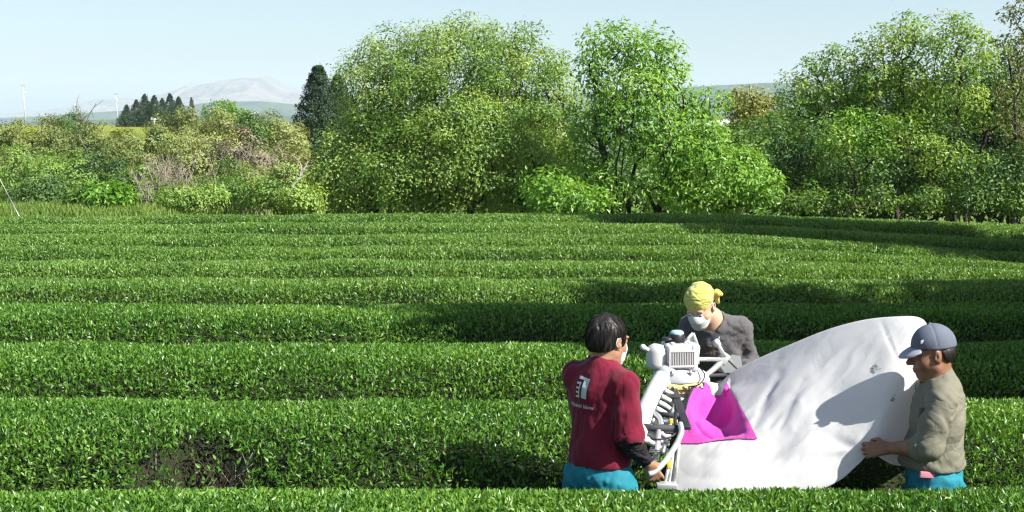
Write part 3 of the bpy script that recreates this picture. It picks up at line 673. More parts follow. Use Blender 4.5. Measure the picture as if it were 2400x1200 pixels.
tree('broadleaf_tree', 'grey green tree below the round yellow tree', 'tree', foot(1720, 40), [lobe(1715, 350, 45, 50, 40), lobe(1760, 370, 50, 60, 40), lobe(1690, 330, 30, 25, 40)], 90, 40, .32, .14, M_SCRUB, rng_seed=72, r_tip=.015, tint0=.4)
# --- trees to the right of the frame, which throw the shadows on the rows
OG = 'trees right of the frame that shade the rows'
def shade_tree(x, y, h, r, seed, label, low=.12):
    b = np.array([x, y, gz(x, min(y, 23))])
    rr = np.random.default_rng(seed)
    L = [(b+np.array([rr.normal()*r*.25, rr.normal()*r*.25, h*f]), np.array([r*w, r*w, h*.17])) for f, w in ((.2, .9), (.38, 1.0), (.55, 1.0), (.72, .8), (.86, .5))]
    tree('broadleaf_tree', label, 'tree', b, L, int(200*r*h/8), 64, .45, .28, M_UNDER, rng_seed=seed, group=OG, r_tip=.02, inner=.1, gap=.30)
SHADE = [(7.25, 7.0, 9.0, 1.05, 'slim dense tree right of the frame beside the second hedge'), (8.8, 7.6, 8.9, 1.2, 'dense tree right of the frame beside the third hedge'), (11.4, 8.2, 9.0, 1.4, 'dense tree farther right of the frame beside the third hedge'),
         (10.4, 6.4, 9.0, 1.5, 'broad dense tree right of the frame in line with the second hedge'), (12.6, 6.4, 9.2, 1.6, 'broad dense tree far right of the frame in line with the second hedge'), (13.4, 4.9, 9.0, 1.7, 'broad dense tree far right of the frame near the first hedge'), (11.0, 4.6, 8.9, 1.25, 'dense tree right of the frame near the first hedge'), (8.9, 3.3, 6.2, .85, 'smallest dense tree right of the frame, nearest the camera'),
         (10.2, 17.2, 11.0, 1.5, 'tall tree right of the frame beside the far hedges'), (13.8, 14.4, 9.9, 1.6, 'tree right of the frame beside the middle hedges'), (15.6, 11.8, 9.9, 1.25, 'slim tree right of the frame before the middle hedges'), (15.0, 16.2, 9.9, 1.9, 'wide tree right of the frame beyond the middle hedges'), (17.4, 14.0, 9.9, 2.0, 'wide tree far right of the frame beside the middle hedges')]
for i, (x, y, h, r, lab) in enumerate(SHADE): shade_tree(x, y, h, r, 200+i, lab)

# low growth behind the big trees
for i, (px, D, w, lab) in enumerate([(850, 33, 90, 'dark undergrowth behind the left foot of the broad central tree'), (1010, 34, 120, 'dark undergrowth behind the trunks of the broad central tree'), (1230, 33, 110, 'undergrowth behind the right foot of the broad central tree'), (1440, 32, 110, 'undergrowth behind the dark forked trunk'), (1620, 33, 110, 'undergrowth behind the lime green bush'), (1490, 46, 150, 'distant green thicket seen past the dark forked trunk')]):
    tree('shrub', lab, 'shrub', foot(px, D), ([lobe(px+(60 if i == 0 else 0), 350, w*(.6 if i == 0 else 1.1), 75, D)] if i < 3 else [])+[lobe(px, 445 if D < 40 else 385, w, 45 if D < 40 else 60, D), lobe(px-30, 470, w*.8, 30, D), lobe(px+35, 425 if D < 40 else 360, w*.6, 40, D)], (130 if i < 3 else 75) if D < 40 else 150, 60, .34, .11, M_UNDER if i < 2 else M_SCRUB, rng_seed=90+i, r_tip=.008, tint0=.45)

# --- conifers
def cedar(label, px, D, top, half, basepy, seed, pw=.95, group=None, leafm=None, dens=1.0, spray=None, name='cedar_tree'):
    rng = np.random.default_rng(seed); b = foot(px, D)
    tp = at(px, top, D); lowz = at(px, basepy, D)[2]; R = half/pxm(D); H = tp[2]-lowz
    root = thing(name, label, 'tree', b, group=group)
    mb = MB(); mb.tube([b, (b+tp)/2, tp], [max(.12, R*.13), R*.08, .01], 7)
    n = int(420*dens); u = rng.random(n)**.75*(.97 if D < 100 else 1); ang = rng.random(n)*2*math.pi
    rr = R*(1-u)**pw*(1.0+.25*np.sin(ang*3+seed)+rng.normal(size=n)*.07) + .02*R
    q = rng.random(n)**.35
    c = np.stack([b[0]+np.cos(ang)*rr*q, D+np.sin(ang)*rr*q, lowz+H*u*.99], -1)
    mb.build('trunk', M_BARK, root)
    out = np.stack([np.cos(ang), np.sin(ang), np.full(n, .1)], -1)
    s = (spray or R*.20)*(.8 if D < 100 else 1)
    tp_ = np.clip(1.15-u, .25, 1); a = clump_leaves(c, out, 16, s*.75*tp_, s*.75*np.clip(tp_, .5, 1), rng, flat=.8, up=.3, jit=.9, tint0=.45, droop=.1, asp=.40, var=.2)
    leaf_obj('crown', *a, leafm or M_CEDAR, root, quad=False, off=root.location[:])
CG = 'conifers of the far grove on the plateau'
cedar('tall dark conifer half hidden behind the left side of the broad central tree', 750, 58, 146, 84, 400, 301, .78, dens=3.6, spray=.30)
cedar('shorter dark conifer between the tall conifer and the broad central tree', 796, 60, 168, 70, 400, 302, .78, dens=3.0, spray=.30)
for i, (px, top, hw, lab) in enumerate([(303, 246, 30, 'low leftmost conifer of the far grove'), (326, 234, 34, 'second conifer from the left of the far grove'), (346, 221, 38, 'tallest conifer at the left of the far grove'), (368, 224, 36, 'conifer in the middle of the far grove'), (386, 230, 30, 'narrow conifer in the middle right of the far grove'),
                                        (404, 220, 36, 'pointed conifer right of the middle of the far grove'), (424, 227, 34, 'rightmost conifer of the dense far grove'), (454, 228, 20, 'slender lone conifer just right of the far grove')]):
    cedar(lab, px, 186 + (i % 3)*3, top, hw, 304, 310+i, group=CG, dens=1.0)
cedar('small light green conifer beside the slender lone one', 483, 150, 243, 15, 292, 330, leafm=M_SCRUB, dens=.8)
tree('broadleaf_tree', 'pale feathery young tree right of the far conifers', 'tree', foot(524, 110), [lobe(515, 262, 26, 24, 110), lobe(536, 262, 22, 22, 110), lobe(525, 285, 34, 20, 110)], 90, 34, .5, .22, M_SCRUB, rng_seed=81, r_tip=.012, tint0=.55)

# --- scrub bank on the left
def bush(label, px, py, hw, hh, D, leaf, seed, clumps=None, n_per=105, size=.080, cat='shrub', rad=.25, tint0=.5, stems=True, name='shrub', lob=None, inner=.82, group=None, **kw):
    hh *= 1.22; py -= 7; s = pxm(D); rng = np.random.default_rng(seed)
    L = lob or [lobe(px+hw*(.52*u+rng.normal()*.10), py+hh*(rng.normal()*.16+.12*abs(u)), hw*rng.uniform(.34, .52), hh*rng.uniform(.5, .75), D, rng.normal()*.25) for u in (-1, -.5, 0, .5, 1)] + [lobe(px, py+hh*.45, hw*.85, hh*.6, D)]
    b = foot(px, D); kw.setdefault('nout', 1.1); kw.setdefault('gap', .55); kw.setdefault('jit', .32); kw.setdefault('var', .13)
    n = clumps or int(max(30, 44*(hw/s)*(hh/s)))
    return tree(name, label, cat, b, L, n, n_per, rad, size, leaf, M_BARKG, rng_seed=seed, group=group, r_tip=.006, tint0=tint0, inner=inner, zmin=b[2]-.1, twigs=2, **kw)
SG = 'shrubs of the overgrown bank at left'
bush('olive shrub at the far left above the pale vines', 30, 322, 62, 52, 38, M_OLIVE, 401)
bush('light green creeper covered shrub at the left edge of the bank', 50, 399, 80, 52, 33, M_SCRUB, 402, tint0=.75)
bush('dark green bush at the lower left corner of the bank', 75, 455, 85, 36, 30, M_DARKSC, 403)
bush('tall olive shrub with upright shoots near the white fan pole', 130, 319, 52, 46, 42, M_OLIVE, 404, tint0=.35)
bush('small dark sapling poking up above the olive shrubs', 172, 300, 22, 34, 43, M_DARKSC, 405, tint0=.7)
bush('wide olive brown shrub in the middle of the left bank', 215, 337, 95, 48, 38, M_OLIVE, 406, tint0=.42)
bush('bright green vine hung bush in the left part of the bank', 150, 422, 62, 62, 31.5, M_SCRUB, 407, tint0=.62)
bush('dark leaved bush standing for a deep shaded hollow under the olive shrubs', 248, 425, 62, 60, 32, M_DARKSC, 408, tint0=.3)  # leaf tint lowered to hold the hollow's shade
bush('olive shrub above the bare pinkish bush', 320, 368, 85, 48, 36, M_OLIVE, 409, tint0=.55)
bush('low bright leafy plant at the foot of the bank', 255, 470, 42, 26, 28, M_BRIGHT, 410, tint0=.4, size=.13)
bush('low green bush beside the bright leafy plant', 205, 472, 40, 22, 28.5, M_SCRUB, 411, tint0=.6)
bush('rounded olive shrub on the crest of the bank', 420, 304, 72, 34, 41, M_OLIVE, 412, tint0=.6)
bush('dark leaved bush standing in for the shaded hollow beneath the crest shrub', 375, 345, 30, 22, 40, M_DARKSC, 413, tint0=.25)  # a bush whose dark tint paints the shade of a hollow
bush('pale olive shrub on the crest below the feathery tree', 510, 296, 62, 36, 41, M_OLIVE, 414, tint0=.7)
bush('green leafy shrub at the crest under the far conifers', 540, 282, 36, 26, 46, M_SCRUB, 415, tint0=.45)
bush('small deep green bush standing out on the crest', 592, 306, 30, 36, 39, M_DARKSC, 416, tint0=.7)
bush('olive shrub at the right end of the crest', 640, 316, 45, 38, 40, M_OLIVE, 417, tint0=.5)
bush('olive scrub right of the dry vines', 690, 334, 42, 45, 38, M_OLIVE, 418, tint0=.8)
bush('mauve brown mat of dry vines on the bank face', 560, 361, 82, 46, 35, M_MAUVE, 419, size=.09, tint0=.4, droop=.5)
bush('dry vines hanging at the right of the bank', 625, 383, 55, 48, 34.5, M_MAUVE, 420, size=.09, tint0=.55, droop=.5)
bush('dry olive brown thicket behind the bare pinkish bush', 440, 363, 80, 45, 35, M_OLIVE, 421, size=.085, tint0=.65, droop=.3)
bush('yellow green shrub in the middle of the bank', 480, 348, 70, 36, 36.5, M_OLIVE, 422, tint0=.85)
bush('bright green growth under the dry vines', 530, 440, 60, 42, 31, M_SCRUB, 423, tint0=.6)
bush('green bush at the right foot of the bank', 640, 450, 72, 40, 27.4, M_SCRUB, 424, tint0=.7)
bush('pale green bush behind the bleached dead branch', 692, 415, 45, 50, 28, M_OLIVE, 425, tint0=.85)
bush('leafy green bush half hidden by the bare pinkish bush', 345, 440, 60, 45, 32.5, M_SCRUB, 426, tint0=.55)
bush('low green growth along the foot of the bank', 450, 472, 80, 20, 29, M_SCRUB, 427, tint0=.8)
bush('low yellow green growth left of the broad central tree', 712, 472, 40, 20, 26.8, M_SCRUB, 428, tint0=.95)
bush('olive scrub on the crest behind the green shrub', 290, 338, 50, 16, 44, M_OLIVE, 429, tint0=.3)
bush('sunlit brown shrub low in the middle of the bank', 590, 425, 45, 40, 32.5, M_OLIVE, 430, tint0=.6)

def twig_shrub(label, px, D, hw, topy, n, seed, mat, rad=.012, name='bare_shrub', spread=1.0):
    rng = np.random.default_rng(seed); b = foot(px, D); root = thing(name, label, 'shrub', b)
    H = at(px, topy, D)[2]-b[2]; W = hw/pxm(D); mb = MB()
    for i in range(n):
        p0 = b + np.array([rng.normal()*.35*W, rng.normal()*.25*W, 0]); ex = rng.normal()*.55*W*spread; h = H*rng.uniform(.55, 1.05)
        p2 = p0+np.array([ex, rng.normal()*.4*W, h]); pm = (p0+p2)/2 + rng.normal(size=3)*.09*H + [ex*-.12, 0, .05*H]
        P = spline([p0, pm, p2], 5); r0 = rad*rng.uniform(.6, 1.3); mb.tube(P, np.linspace(r0, r0*.3, len(P)), 4, cap=False)
        for _ in range(5):
            k = rng.integers(4, len(P)); d = norm(P[k]-P[k-1]+rng.normal(size=3)*.7*np.linalg.norm(P[k]-P[k-1])); L = H*rng.uniform(.12, .3)
            mb.tube([P[k], P[k]+d*L*.5, P[k]+d*L+rng.normal(size=3)*.08*L], [r0*.45, r0*.3, r0*.15], 3, cap=False)
    o = mb.build('stem', mat, root); o['kind'] = 'stuff'
    return root
twig_shrub('bare pinkish twiggy bush at the foot of the bank', 395, 29.2, 78, 365, 60, 501, M_TWIG)
twig_shrub('bare grey twigs among the dry vines', 590, 33, 60, 360, 34, 502, M_TWIG)
twig_shrub('thin bare shoots standing above the bank near the second fan pole', 215, 42, 20, 245, 5, 503, M_BARKG, rad=.02)
twig_shrub('thin bare shoots on the crest left of the first conifers', 122, 43, 18, 258, 5, 504, M_BARKG, rad=.02)
# bleached dead branch
D = 26.6; b = foot(688, D); root = thing('dead_branch', 'bleached bent dead branch arching over the right end of the bank', 'branch', b)
for P, r in (([(682, 440), (700, 418), (712, 398), (722, 378)], .035), ([(702, 415), (706, 392), (698, 376), (684, 382), (674, 398), (662, 415)], .022), ([(698, 376), (686, 366), (668, 362), (655, 352)], .018), ([(704, 400), (716, 392), (728, 388)], .014), ([(672, 470), (680, 448), (690, 430), (702, 415)], .03)):
    m = MB(); pts = [at(x, y, D+.1*i) for i, (x, y) in enumerate(P)]
    S = spline(pts, 6); m.tube(S, np.linspace(r*.6, r*.3, len(S)), 7); m.build('branch', M_DEAD, root)

# --- grass
def blades(name, P, h, w, tint, mat, rng, label, lean=.35, kind='stuff'):
    n = len(P); A = norm(np.array([0, 0, 1.])+rng.normal(size=(n, 3))*lean*np.array([1, 1, .2]))
    o = leaf_obj(name, P, A, norm(np.cross(A, rand_unit(n, rng))), h, w, tint, mat, None, quad=False)
    return tag(o, label, kind=kind)
rng = np.random.default_rng(91)
n = 60000; x = rng.uniform(-14, -3.2, n); y = rng.uniform(24.4, 40, n)
m = (rng.random(n) < np.where(y < 29, 1, .55)) & (x < -3.6-.1*(y-28)); x, y = x[m], y[m]
g = fbm(x*.5, y*.5, 4, 3)
short = (y < 29) & (x < -6.6)
blades('grass', np.stack([x, y, terrain(x, y)], -1), rng.uniform(.12, .4, len(x))*np.where(short, .45, 1), .03, np.clip(.4+rng.normal(size=len(x))*.15+(g-.5)*.9, 0, 1), M_GRASS, rng, 'rough grass on the verge and bank left of the trees')
for i, (px, D, k, hh, lab) in enumerate([(555, 26.4, 260, .5, 'pale tuft of dry pampas grass at the field edge, left one of two'), (622, 26.2, 170, .5, 'pale tuft of dry pampas grass at the field edge, right one of two')]):
    c = foot(px, D); root = thing('grass_tuft', lab, 'grass', c); P = c+rng.normal(size=(k, 3))*np.array([.22, .12, 0]); P[:, 2] = terrain(P[:, 0], P[:, 1])
    A = norm(np.array([0, 0, 1.])+rng.normal(size=(k, 3))*.28)
    leaf_obj('grass_blade', P, A, norm(np.cross(A, rand_unit(k, rng))), hh*rng.uniform(.5, 1.15, k), .035, rng.random(k), M_STRAW, root, quad=False, off=c)
n = 9000; x = rng.uniform(-4, 12, n); y = rng.uniform(24.3, 27, n)
blades('grass', np.stack([x, y, terrain(x, y)], -1), rng.uniform(.15, .45, n), .03, np.clip(.35+rng.normal(size=n)*.2, 0, 1), M_GRASS, rng, 'rough grass along the foot of the trees behind the last row')

# ------------------------------------------------------------------ poles, wire, far building
def fan_pole(label, px, pybase, pytop, D, seed):
    t = at(px-4, pytop, D); bx = at(px+3, pybase, D); b = np.array([bx[0], D, gz(bx[0], D)]); root = thing('frost_fan', label, 'fan', b, group='frost fans on poles over the plateau field')
    MB().tube([b, t], [.085, .05], 8).build('pole', M_POLE, root)
    hub = t+[0, -.25, .05]; h = MB(); h.tube([t+[0, .35, 0], hub], [.09, .07], 10); h.build('motor', M_POLE, root)
    for a in (.4, .4+2.09, .4+4.19):
        m = MB(); d = np.array([math.cos(a), -.18, math.sin(a)]); m.box(hub+d*.26, (.40, .04, .08), rot_to(np.cross(d, [0, 1, 0]), d)); m.build('blade', M_POLE, root, smooth=False)
    m = MB(); m.box(t+[.16, .05, -.9], (.18, .2, .3), bev=.03); m.build('control_box', M_POLE, root)
fan_pole('tall white frost fan pole at the far left', 58, 310, 203, 180, 1)
fan_pole('white frost fan pole just left of the far conifers', 275, 300, 222, 200, 2)
def short_post(label, px, y0, y1, D):
    b = foot(px, D); t = at(px, y1, D); root = thing('utility_post', label, 'post', b)
    MB().tube([b, t], [.12, .10], 8).build('pole', M_POLE, root)
    MB().box(t-[0, 0, .12], (.95*22/22, .12, .14), bev=.02).build('crossarm', M_POLE, root)
    for s in (-.35, .35): MB().box(t+[s, 0, .0], (.1, .12, .2), bev=.02).build('insulator', M_POLE, root)
short_post('short white post with a crossarm in front of the far conifers', 363, 300, 277, 150)
short_post('small pale post on the ridge right of the feathery tree', 597, 285, 264, 170)
# stay wire at the left edge
D = 24.8; p0, p1 = at(70, 496, D), at(-60, 305, D); p0[2] = gz(p0[0], D)
root = thing('stay_wire', 'slanting grey stay wire with a pale guard sleeve at the left edge', 'wire', p0)
MB().tube([p0, p1], .007, 6).build('wire', M_WIRE, root)
MB().tube([p0+(p1-p0)*.03, p0+(p1-p0)*.36], 0.013, 8).build('guard_sleeve', M_WIRE, root)
D = 24.8; b = np.array([p1[0]-.05, D, gz(p1[0], D)]); root = thing('utility_pole', 'concrete pole left of the frame that the stay wire holds', 'pole', b)
MB().tube([b, [b[0], D, p1[2]+2.5]], [.16, .11], 12).build('pole', M_GREYP, root)
# pale roofed shed glimpsed between the trees
D = 74; c = at(1685, 296, D); b = np.array([c[0], D, gz(c[0], D)]); root = thing('shed', 'low shed with a pale metal roof glimpsed between the trees', 'building', b)
w, dp, zt = .72, 2.2, at(1685, 291, D)[2]
MB().box([c[0], D, (b[2]+zt)/2], (2*w, dp, zt-b[2])).build('wall', M_WALLB, root, smooth=False)
m = MB(); zr = at(1685, 280, D)[2]
m.add([[c[0]-w-.15, D-dp/2-.2, zt], [c[0]+w+.15, D-dp/2-.2, zt], [c[0]+w+.15, D, zr], [c[0]-w-.15, D, zr], [c[0]-w-.15, D+dp/2+.2, zt], [c[0]+w+.15, D+dp/2+.2, zt], [c[0]-w-.15, D-dp/2-.2, zt-.08], [c[0]+w+.15, D-dp/2-.2, zt-.08], [c[0]-w-.15, D+dp/2+.2, zt-.08], [c[0]+w+.15, D+dp/2+.2, zt-.08]],
      [[0, 1, 2, 3], [3, 2, 5, 4], [6, 7, 1, 0], [4, 5, 9, 8]], [[0, 3, 4], [1, 5, 2]]); m.build('roof', M_ROOF, root, smooth=False)
# ------------------------------------------------------------------ haze in the air
def haze():
    m, nt, out = _new('air_haze')
    v = N(nt, 'ShaderNodeVolumePrincipled'); v.inputs['Color'].default_value = (.72, .87, 1.0, 1); v.inputs['Density'].default_value = HAZE_D; v.inputs['Anisotropy'].default_value = 0.0
    nt.links.new(v.outputs[0], out.inputs['Volume'])
    b = MB(); zlo, zhi = float(GZ.min())-1.5, 330.0
    b.box((0, 5100, (zlo+zhi)/2), (19000, 10900, zhi-zlo)); o = b.build('haze', m, smooth=False); tag(o, 'thin bluish haze in the air', kind='stuff')
HAZE_D = 1.3e-4
haze()
# ------------------------------------------------------------------ signed distance bodies
class SDF:
    """A distance grid into which round cones, ellipsoids and slabs are blended."""
    def __init__(s, lo, hi, h):
        s.lo = np.array(lo, np.float32); s.h = np.float32(h); s.n = np.ceil((np.array(hi)-lo)/h).astype(int)+1
        s.F = np.full(s.n, .5, np.float32); s.ax = [s.lo[i]+s.h*np.arange(s.n[i], dtype=np.float32) for i in range(3)]
    def _blk(s, lo, hi):
        a = np.clip(np.floor((np.asarray(lo)-s.lo)/s.h).astype(int), 0, s.n); b = np.clip(np.ceil((np.asarray(hi)-s.lo)/s.h).astype(int)+1, 0, s.n)
        sl = tuple(slice(a[i], b[i]) for i in range(3)); X = [s.ax[i][sl[i]] for i in range(3)]
        return sl, X[0][:, None, None], X[1][None, :, None], X[2][None, None, :]
    def _mix(s, sl, d, k, op):
        F = s.F[sl]
        if F.size == 0: return s
        if op == 'sub': d = -d
        if op == 'add':
            if k > 0: h = np.maximum(k-np.abs(F-d), 0)/k; s.F[sl] = np.minimum(F, d)-h*h*k*.25
            else: s.F[sl] = np.minimum(F, d)
        else:
            if k > 0: h = np.maximum(k-np.abs(F-d), 0)/k; s.F[sl] = np.maximum(F, d)+h*h*k*.25
            else: s.F[sl] = np.maximum(F, d)
        return s
    def cone(s, a, b, ra, rb=None, k=.03, op='add'):
        rb = ra if rb is None else rb; a, b = np.asarray(a, np.float32), np.asarray(b, np.float32); m = max(ra, rb)+.07
        sl, X, Y, Z = s._blk(np.minimum(a, b)-m, np.maximum(a, b)+m); v = b-a; L2 = max(float(v@v), 1e-9)
        t = np.clip(((X-a[0])*v[0]+(Y-a[1])*v[1]+(Z-a[2])*v[2])/L2, 0, 1)
        d = np.sqrt((X-a[0]-t*v[0])**2+(Y-a[1]-t*v[1])**2+(Z-a[2]-t*v[2])**2)-(ra+(rb-ra)*t)
        return s._mix(sl, d, k, op)
    def chain(s, pts, rads, k=.03, op='add'):
        for i in range(len(pts)-1): s.cone(pts[i], pts[i+1], rads[i], rads[i+1], k, op)
        return s
    def ell(s, c, r, rot=None, k=.03, op='add'):
        c, r = np.asarray(c, np.float32), np.asarray(r, np.float32); m = float(r.max())+.07
        sl, X, Y, Z = s._blk(c-m, c+m); X, Y, Z = X-c[0], Y-c[1], Z-c[2]
        if rot is not None:
            R = np.asarray(rot, np.float32); X, Y, Z = R[0, 0]*X+R[1, 0]*Y+R[2, 0]*Z, R[0, 1]*X+R[1, 1]*Y+R[2, 1]*Z, R[0, 2]*X+R[1, 2]*Y+R[2, 2]*Z
        q = np.sqrt((X/r[0])**2+(Y/r[1])**2+(Z/r[2])**2); g = np.sqrt((X/r[0]**2)**2+(Y/r[1]**2)**2+(Z/r[2]**2)**2)+1e-6
        return s._mix(sl, q*(q-1)/g, k, op)
    def plane(s, p, n, k=0.0):
        """Keep the side the normal points away from."""
        n = norm(np.asarray(n, float)); sl = tuple(slice(0, q) for q in s.n)
        d = ((s.ax[0][:, None, None]-p[0])*n[0]+(s.ax[1][None, :, None]-p[1])*n[1]+(s.ax[2][None, None, :]-p[2])*n[2]).astype(np.float32)
        return s._mix(sl, d, k, 'and')
    def wrinkle(s, amp, freq, seed=0, band=.05, o=2, rot=None, ridge=False):
        m = np.abs(s.F) < band; I = np.argwhere(m)
        P = s.lo+I*s.h
        if rot is not None: P = P@np.asarray(rot)
        f = np.broadcast_to(np.asarray(freq, float), 3)
        w = fbm(P[:, 0]*f[0]+seed*3.1, P[:, 1]*f[1]+seed*1.7, P[:, 2]*f[2]+seed, o)-.5
        if ridge: w = np.maximum(0, .5-5.0*np.abs(w))          # thin sharp valleys
        s.F[m] += (amp*2*w).astype(np.float32); return s
    def mesh(s):
        F = s.F; S = F < 0; n = s.n
        c = np.zeros(n-1, np.int8)
        for dx in (0, 1):
            for dy in (0, 1):
                for dz in (0, 1): c += S[dx:n[0]-1+dx, dy:n[1]-1+dy, dz:n[2]-1+dz]
        act = (c > 0) & (c < 8); I = np.argwhere(act); idm = np.full(n-1, -1, np.int32); idm[act] = np.arange(len(I))
        acc = np.zeros((len(I), 3)); cnt = np.zeros(len(I))
        for axis_ in range(3):
            oth = [i for i in range(3) if i != axis_]
            for u in (0, 1):
                for w in (0, 1):
                    o0 = np.zeros(3, int); o0[oth[0]] = u; o0[oth[1]] = w; o1 = o0.copy(); o1[axis_] = 1
                    A, B = I+o0, I+o1; fa, fb = F[A[:, 0], A[:, 1], A[:, 2]], F[B[:, 0], B[:, 1], B[:, 2]]; m = (fa < 0) != (fb < 0)
                    t = fa[m]/(fa[m]-fb[m]); p = np.tile(o0, (m.sum(), 1)).astype(float); p[:, axis_] = t; acc[m] += p; cnt[m] += 1
        V = s.lo+(I+acc/np.maximum(cnt, 1)[:, None])*s.h
        Q = []
        for a in range(3):
            b, d = (a+1) % 3, (a+2) % 3
            s0 = [slice(None)]*3; s1 = [slice(None)]*3
            s0[a] = slice(0, n[a]-1); s1[a] = slice(1, n[a])
            for q in (b, d): s0[q] = slice(1, n[q]-1); s1[q] = slice(1, n[q]-1)
            A, B = S[tuple(s0)], S[tuple(s1)]
            for flip, M in ((0, A & ~B), (1, ~A & B)):
                E = np.argwhere(M)
                if not len(E): continue
                E[:, b] += 1; E[:, d] += 1
                ids = []
                for db, dd in ((-1, -1), (0, -1), (0, 0), (-1, 0)):
                    G = E.copy(); G[:, b] += db; G[:, d] += dd; ids.append(idm[G[:, 0], G[:, 1], G[:, 2]])
                q = np.stack(ids, -1); Q.append(q[:, ::-1] if flip else q)
        return V, np.concatenate(Q)
def sdf_obj(s, name, mat, parent, smooth=2):
    V, Q = s.mesh()
    if smooth:                                     # light Laplacian polish
        for _ in range(smooth):
            A = np.zeros_like(V); C = np.zeros(len(V))
            for i in range(4):
                for j in ((i+1) % 4, (i-1) % 4): np.add.at(A, Q[:, i], V[Q[:, j]]); np.add.at(C, Q[:, i], 1)
            V = V*.5+.5*A/np.maximum(C, 1)[:, None]
    return mobj(name, mesh_np(name, V, Q, None, True), mat, parent)

# ------------------------------------------------------------------ anatomy (local: x right, y forward, z up)
def V3(*a): return np.array(a, float)
def hand_shape(s, wrist, d, palm, curl=1.0, side=1, g=1.0):
    """Palm and five bent fingers; d = wrist to knuckles, palm = direction the palm faces, side = +1 when the thumb lies along cross(d, palm)."""
    d = norm(np.asarray(d, float)); palm = norm(palm-d*np.dot(palm, d)); w = np.cross(d, palm)*side     # towards the thumb
    kn = []
    for i, (o, L) in enumerate(((.030, .088), (.010, .092), (-.010, .088), (-.028, .080))):
        k = wrist+d*L*g+w*o*g; kn.append(k); s.cone(wrist+d*.012+w*o*.6*g, k, .0125*g, .0105*g, .012)
    for i, (k0, L) in enumerate(zip(kn, (.072, .080, .074, .058))):
        p, dd, seg = k0, d, (.46, .32, .22); a = 0
        for j, f in enumerate(seg):
            a += curl*(.62, .95, .75)[j]; q = p+(d*math.cos(a)+palm*math.sin(a)+w*(.10-.07*i)*(j == 0))*L*f*g
            s.cone(p, q, (.0100, .0092, .0083)[j]*g, (.0092, .0083, .0074)[j]*g, .004); p = q
    t0 = wrist+d*.024*g+w*.022*g+palm*.006; t1 = t0+(d*.62+w*.62+palm*.45)*.042*g; t2 = t1+(d*.75+w*.05+palm*.75*curl)*.034*g; t3 = t2+(d*.5-w*.35+palm*.75*curl)*.026*g
    s.cone(t0, t1, .0145*g, .0115*g, .012); s.cone(t1, t2, .0110*g, .0098*g, .004); s.cone(t2, t3, .0098*g, .0082*g, .004)

def head_shape(s, c, R, g=1.0, neck=None, nr=.054, full=1.0):
    T = lambda x, y, z: c+R@(V3(x, y, z)*g)
    s.ell(T(0, -.014, .030), V3(.074, .094, .086)*g, R, .02)
    s.ell(T(0, .026, -.030), V3(.060*full, .066, .080)*g, R, .03)
    s.ell(T(0, .050, -.088), V3(.034*full, .034, .028)*g, R, .03)
    for q in (-1, 1):
        s.ell(T(.040*q*full, .052, -.030), V3(.026, .028, .028)*g, R, .025)
        s.cone(T(.052*q*full, .005, -.058), T(.022*q, .055, -.096), .020*g, .016*g, .03)
        s.ell(T(.030*q, .087, .024), V3(.024, .012, .009)*g, R, .016)
        s.ell(T(.032*q, .099, .004), V3(.018, .014, .012)*g, R, .012, 'sub')
        s.ell(T(.032*q, .086, .004), V3(.0135, .012, .012)*g, R, .004)
        s.ell(T(.077*q, -.006, -.004), V3(.010, .020, .032)*g, R@rz_(-.45*q), .006)
        s.ell(T(.086*q, .002, .000), V3(.005, .010, .017)*g, R@rz_(-.45*q), .004, 'sub')
        s.ell(T(.013*q, .100, -.026), V3(.009, .010, .008)*g, R, .008)
    s.cone(T(0, .090, .012), T(0, .112, -.022), .008*g, .0125*g, .012)
    s.ell(T(0, .088, -.054), V3(.024, .013, .0068)*g, R, .006); s.ell(T(0, .086, -.067), V3(.021, .013, .0075)*g, R, .006)
    s.cone(T(-.02, .099, -.0605), T(.02, .099, -.0605), .0025*g, .0025*g, .004, 'sub')
    if neck is not None: s.cone(T(0, -.022, -.055), neck, nr, nr*1.12, .03)

def body_shape(J, g=1.0, belly=0.0, full=1.0):
    lo, hi = J['lo'], J['hi']; s = SDF(lo, hi, .0055)
    w, c_, n_ = J['waist'], J['chest'], J['neck']; p = J['pelvis']
    s.ell(p, (.138, .092, .12), None, .05); s.ell(w+V3(0, belly*.4, 0), (.118+belly*.3, .085+belly*.5, .13), None, .06)
    s.ell(c_, (.136, .088, .15), None, .06); s.cone(c_+V3(0, .0, .09), n_, .066, .056, .05)
    for q, L in ((1, 'r'), (-1, 'l')):
        sh, el, wr = J['sh_'+L], J['el_'+L], J['wr_'+L]
        s.cone(n_+V3(0, 0, -.045), sh, .040, .042, .04); s.chain([sh, el], [.041, .040], .03)
        m = el+(wr-el)*.35; s.chain([el, m, wr], [.042, .042, .027], .02)
        hd = J.get('hd_'+L, wr-el); pm = J.get('pm_'+L, V3(-q, 0, 0))
        hand_shape(s, wr, hd, pm, J.get('curl', 1.0), side=J.get('th_'+L, 1))
        hip = p+V3(.088*q, 0, -.04); kn, an = J['kn_'+L], J['an_'+L]
        s.chain([hip, kn], [.088, .058], .05); s.chain([kn, kn+(an-kn)*.35+V3(0, -.012, 0), an], [.056, .056, .036], .03)
        s.cone(an+V3(0, -.04, -.045), an+V3(.02*q, .15, -.055), .034, .026, .03)
    head_shape(s, J['head'], J['headR'], g, n_, full=full)
    s.plane(V3(0, 0, .004), V3(0, 0, -1)); return s
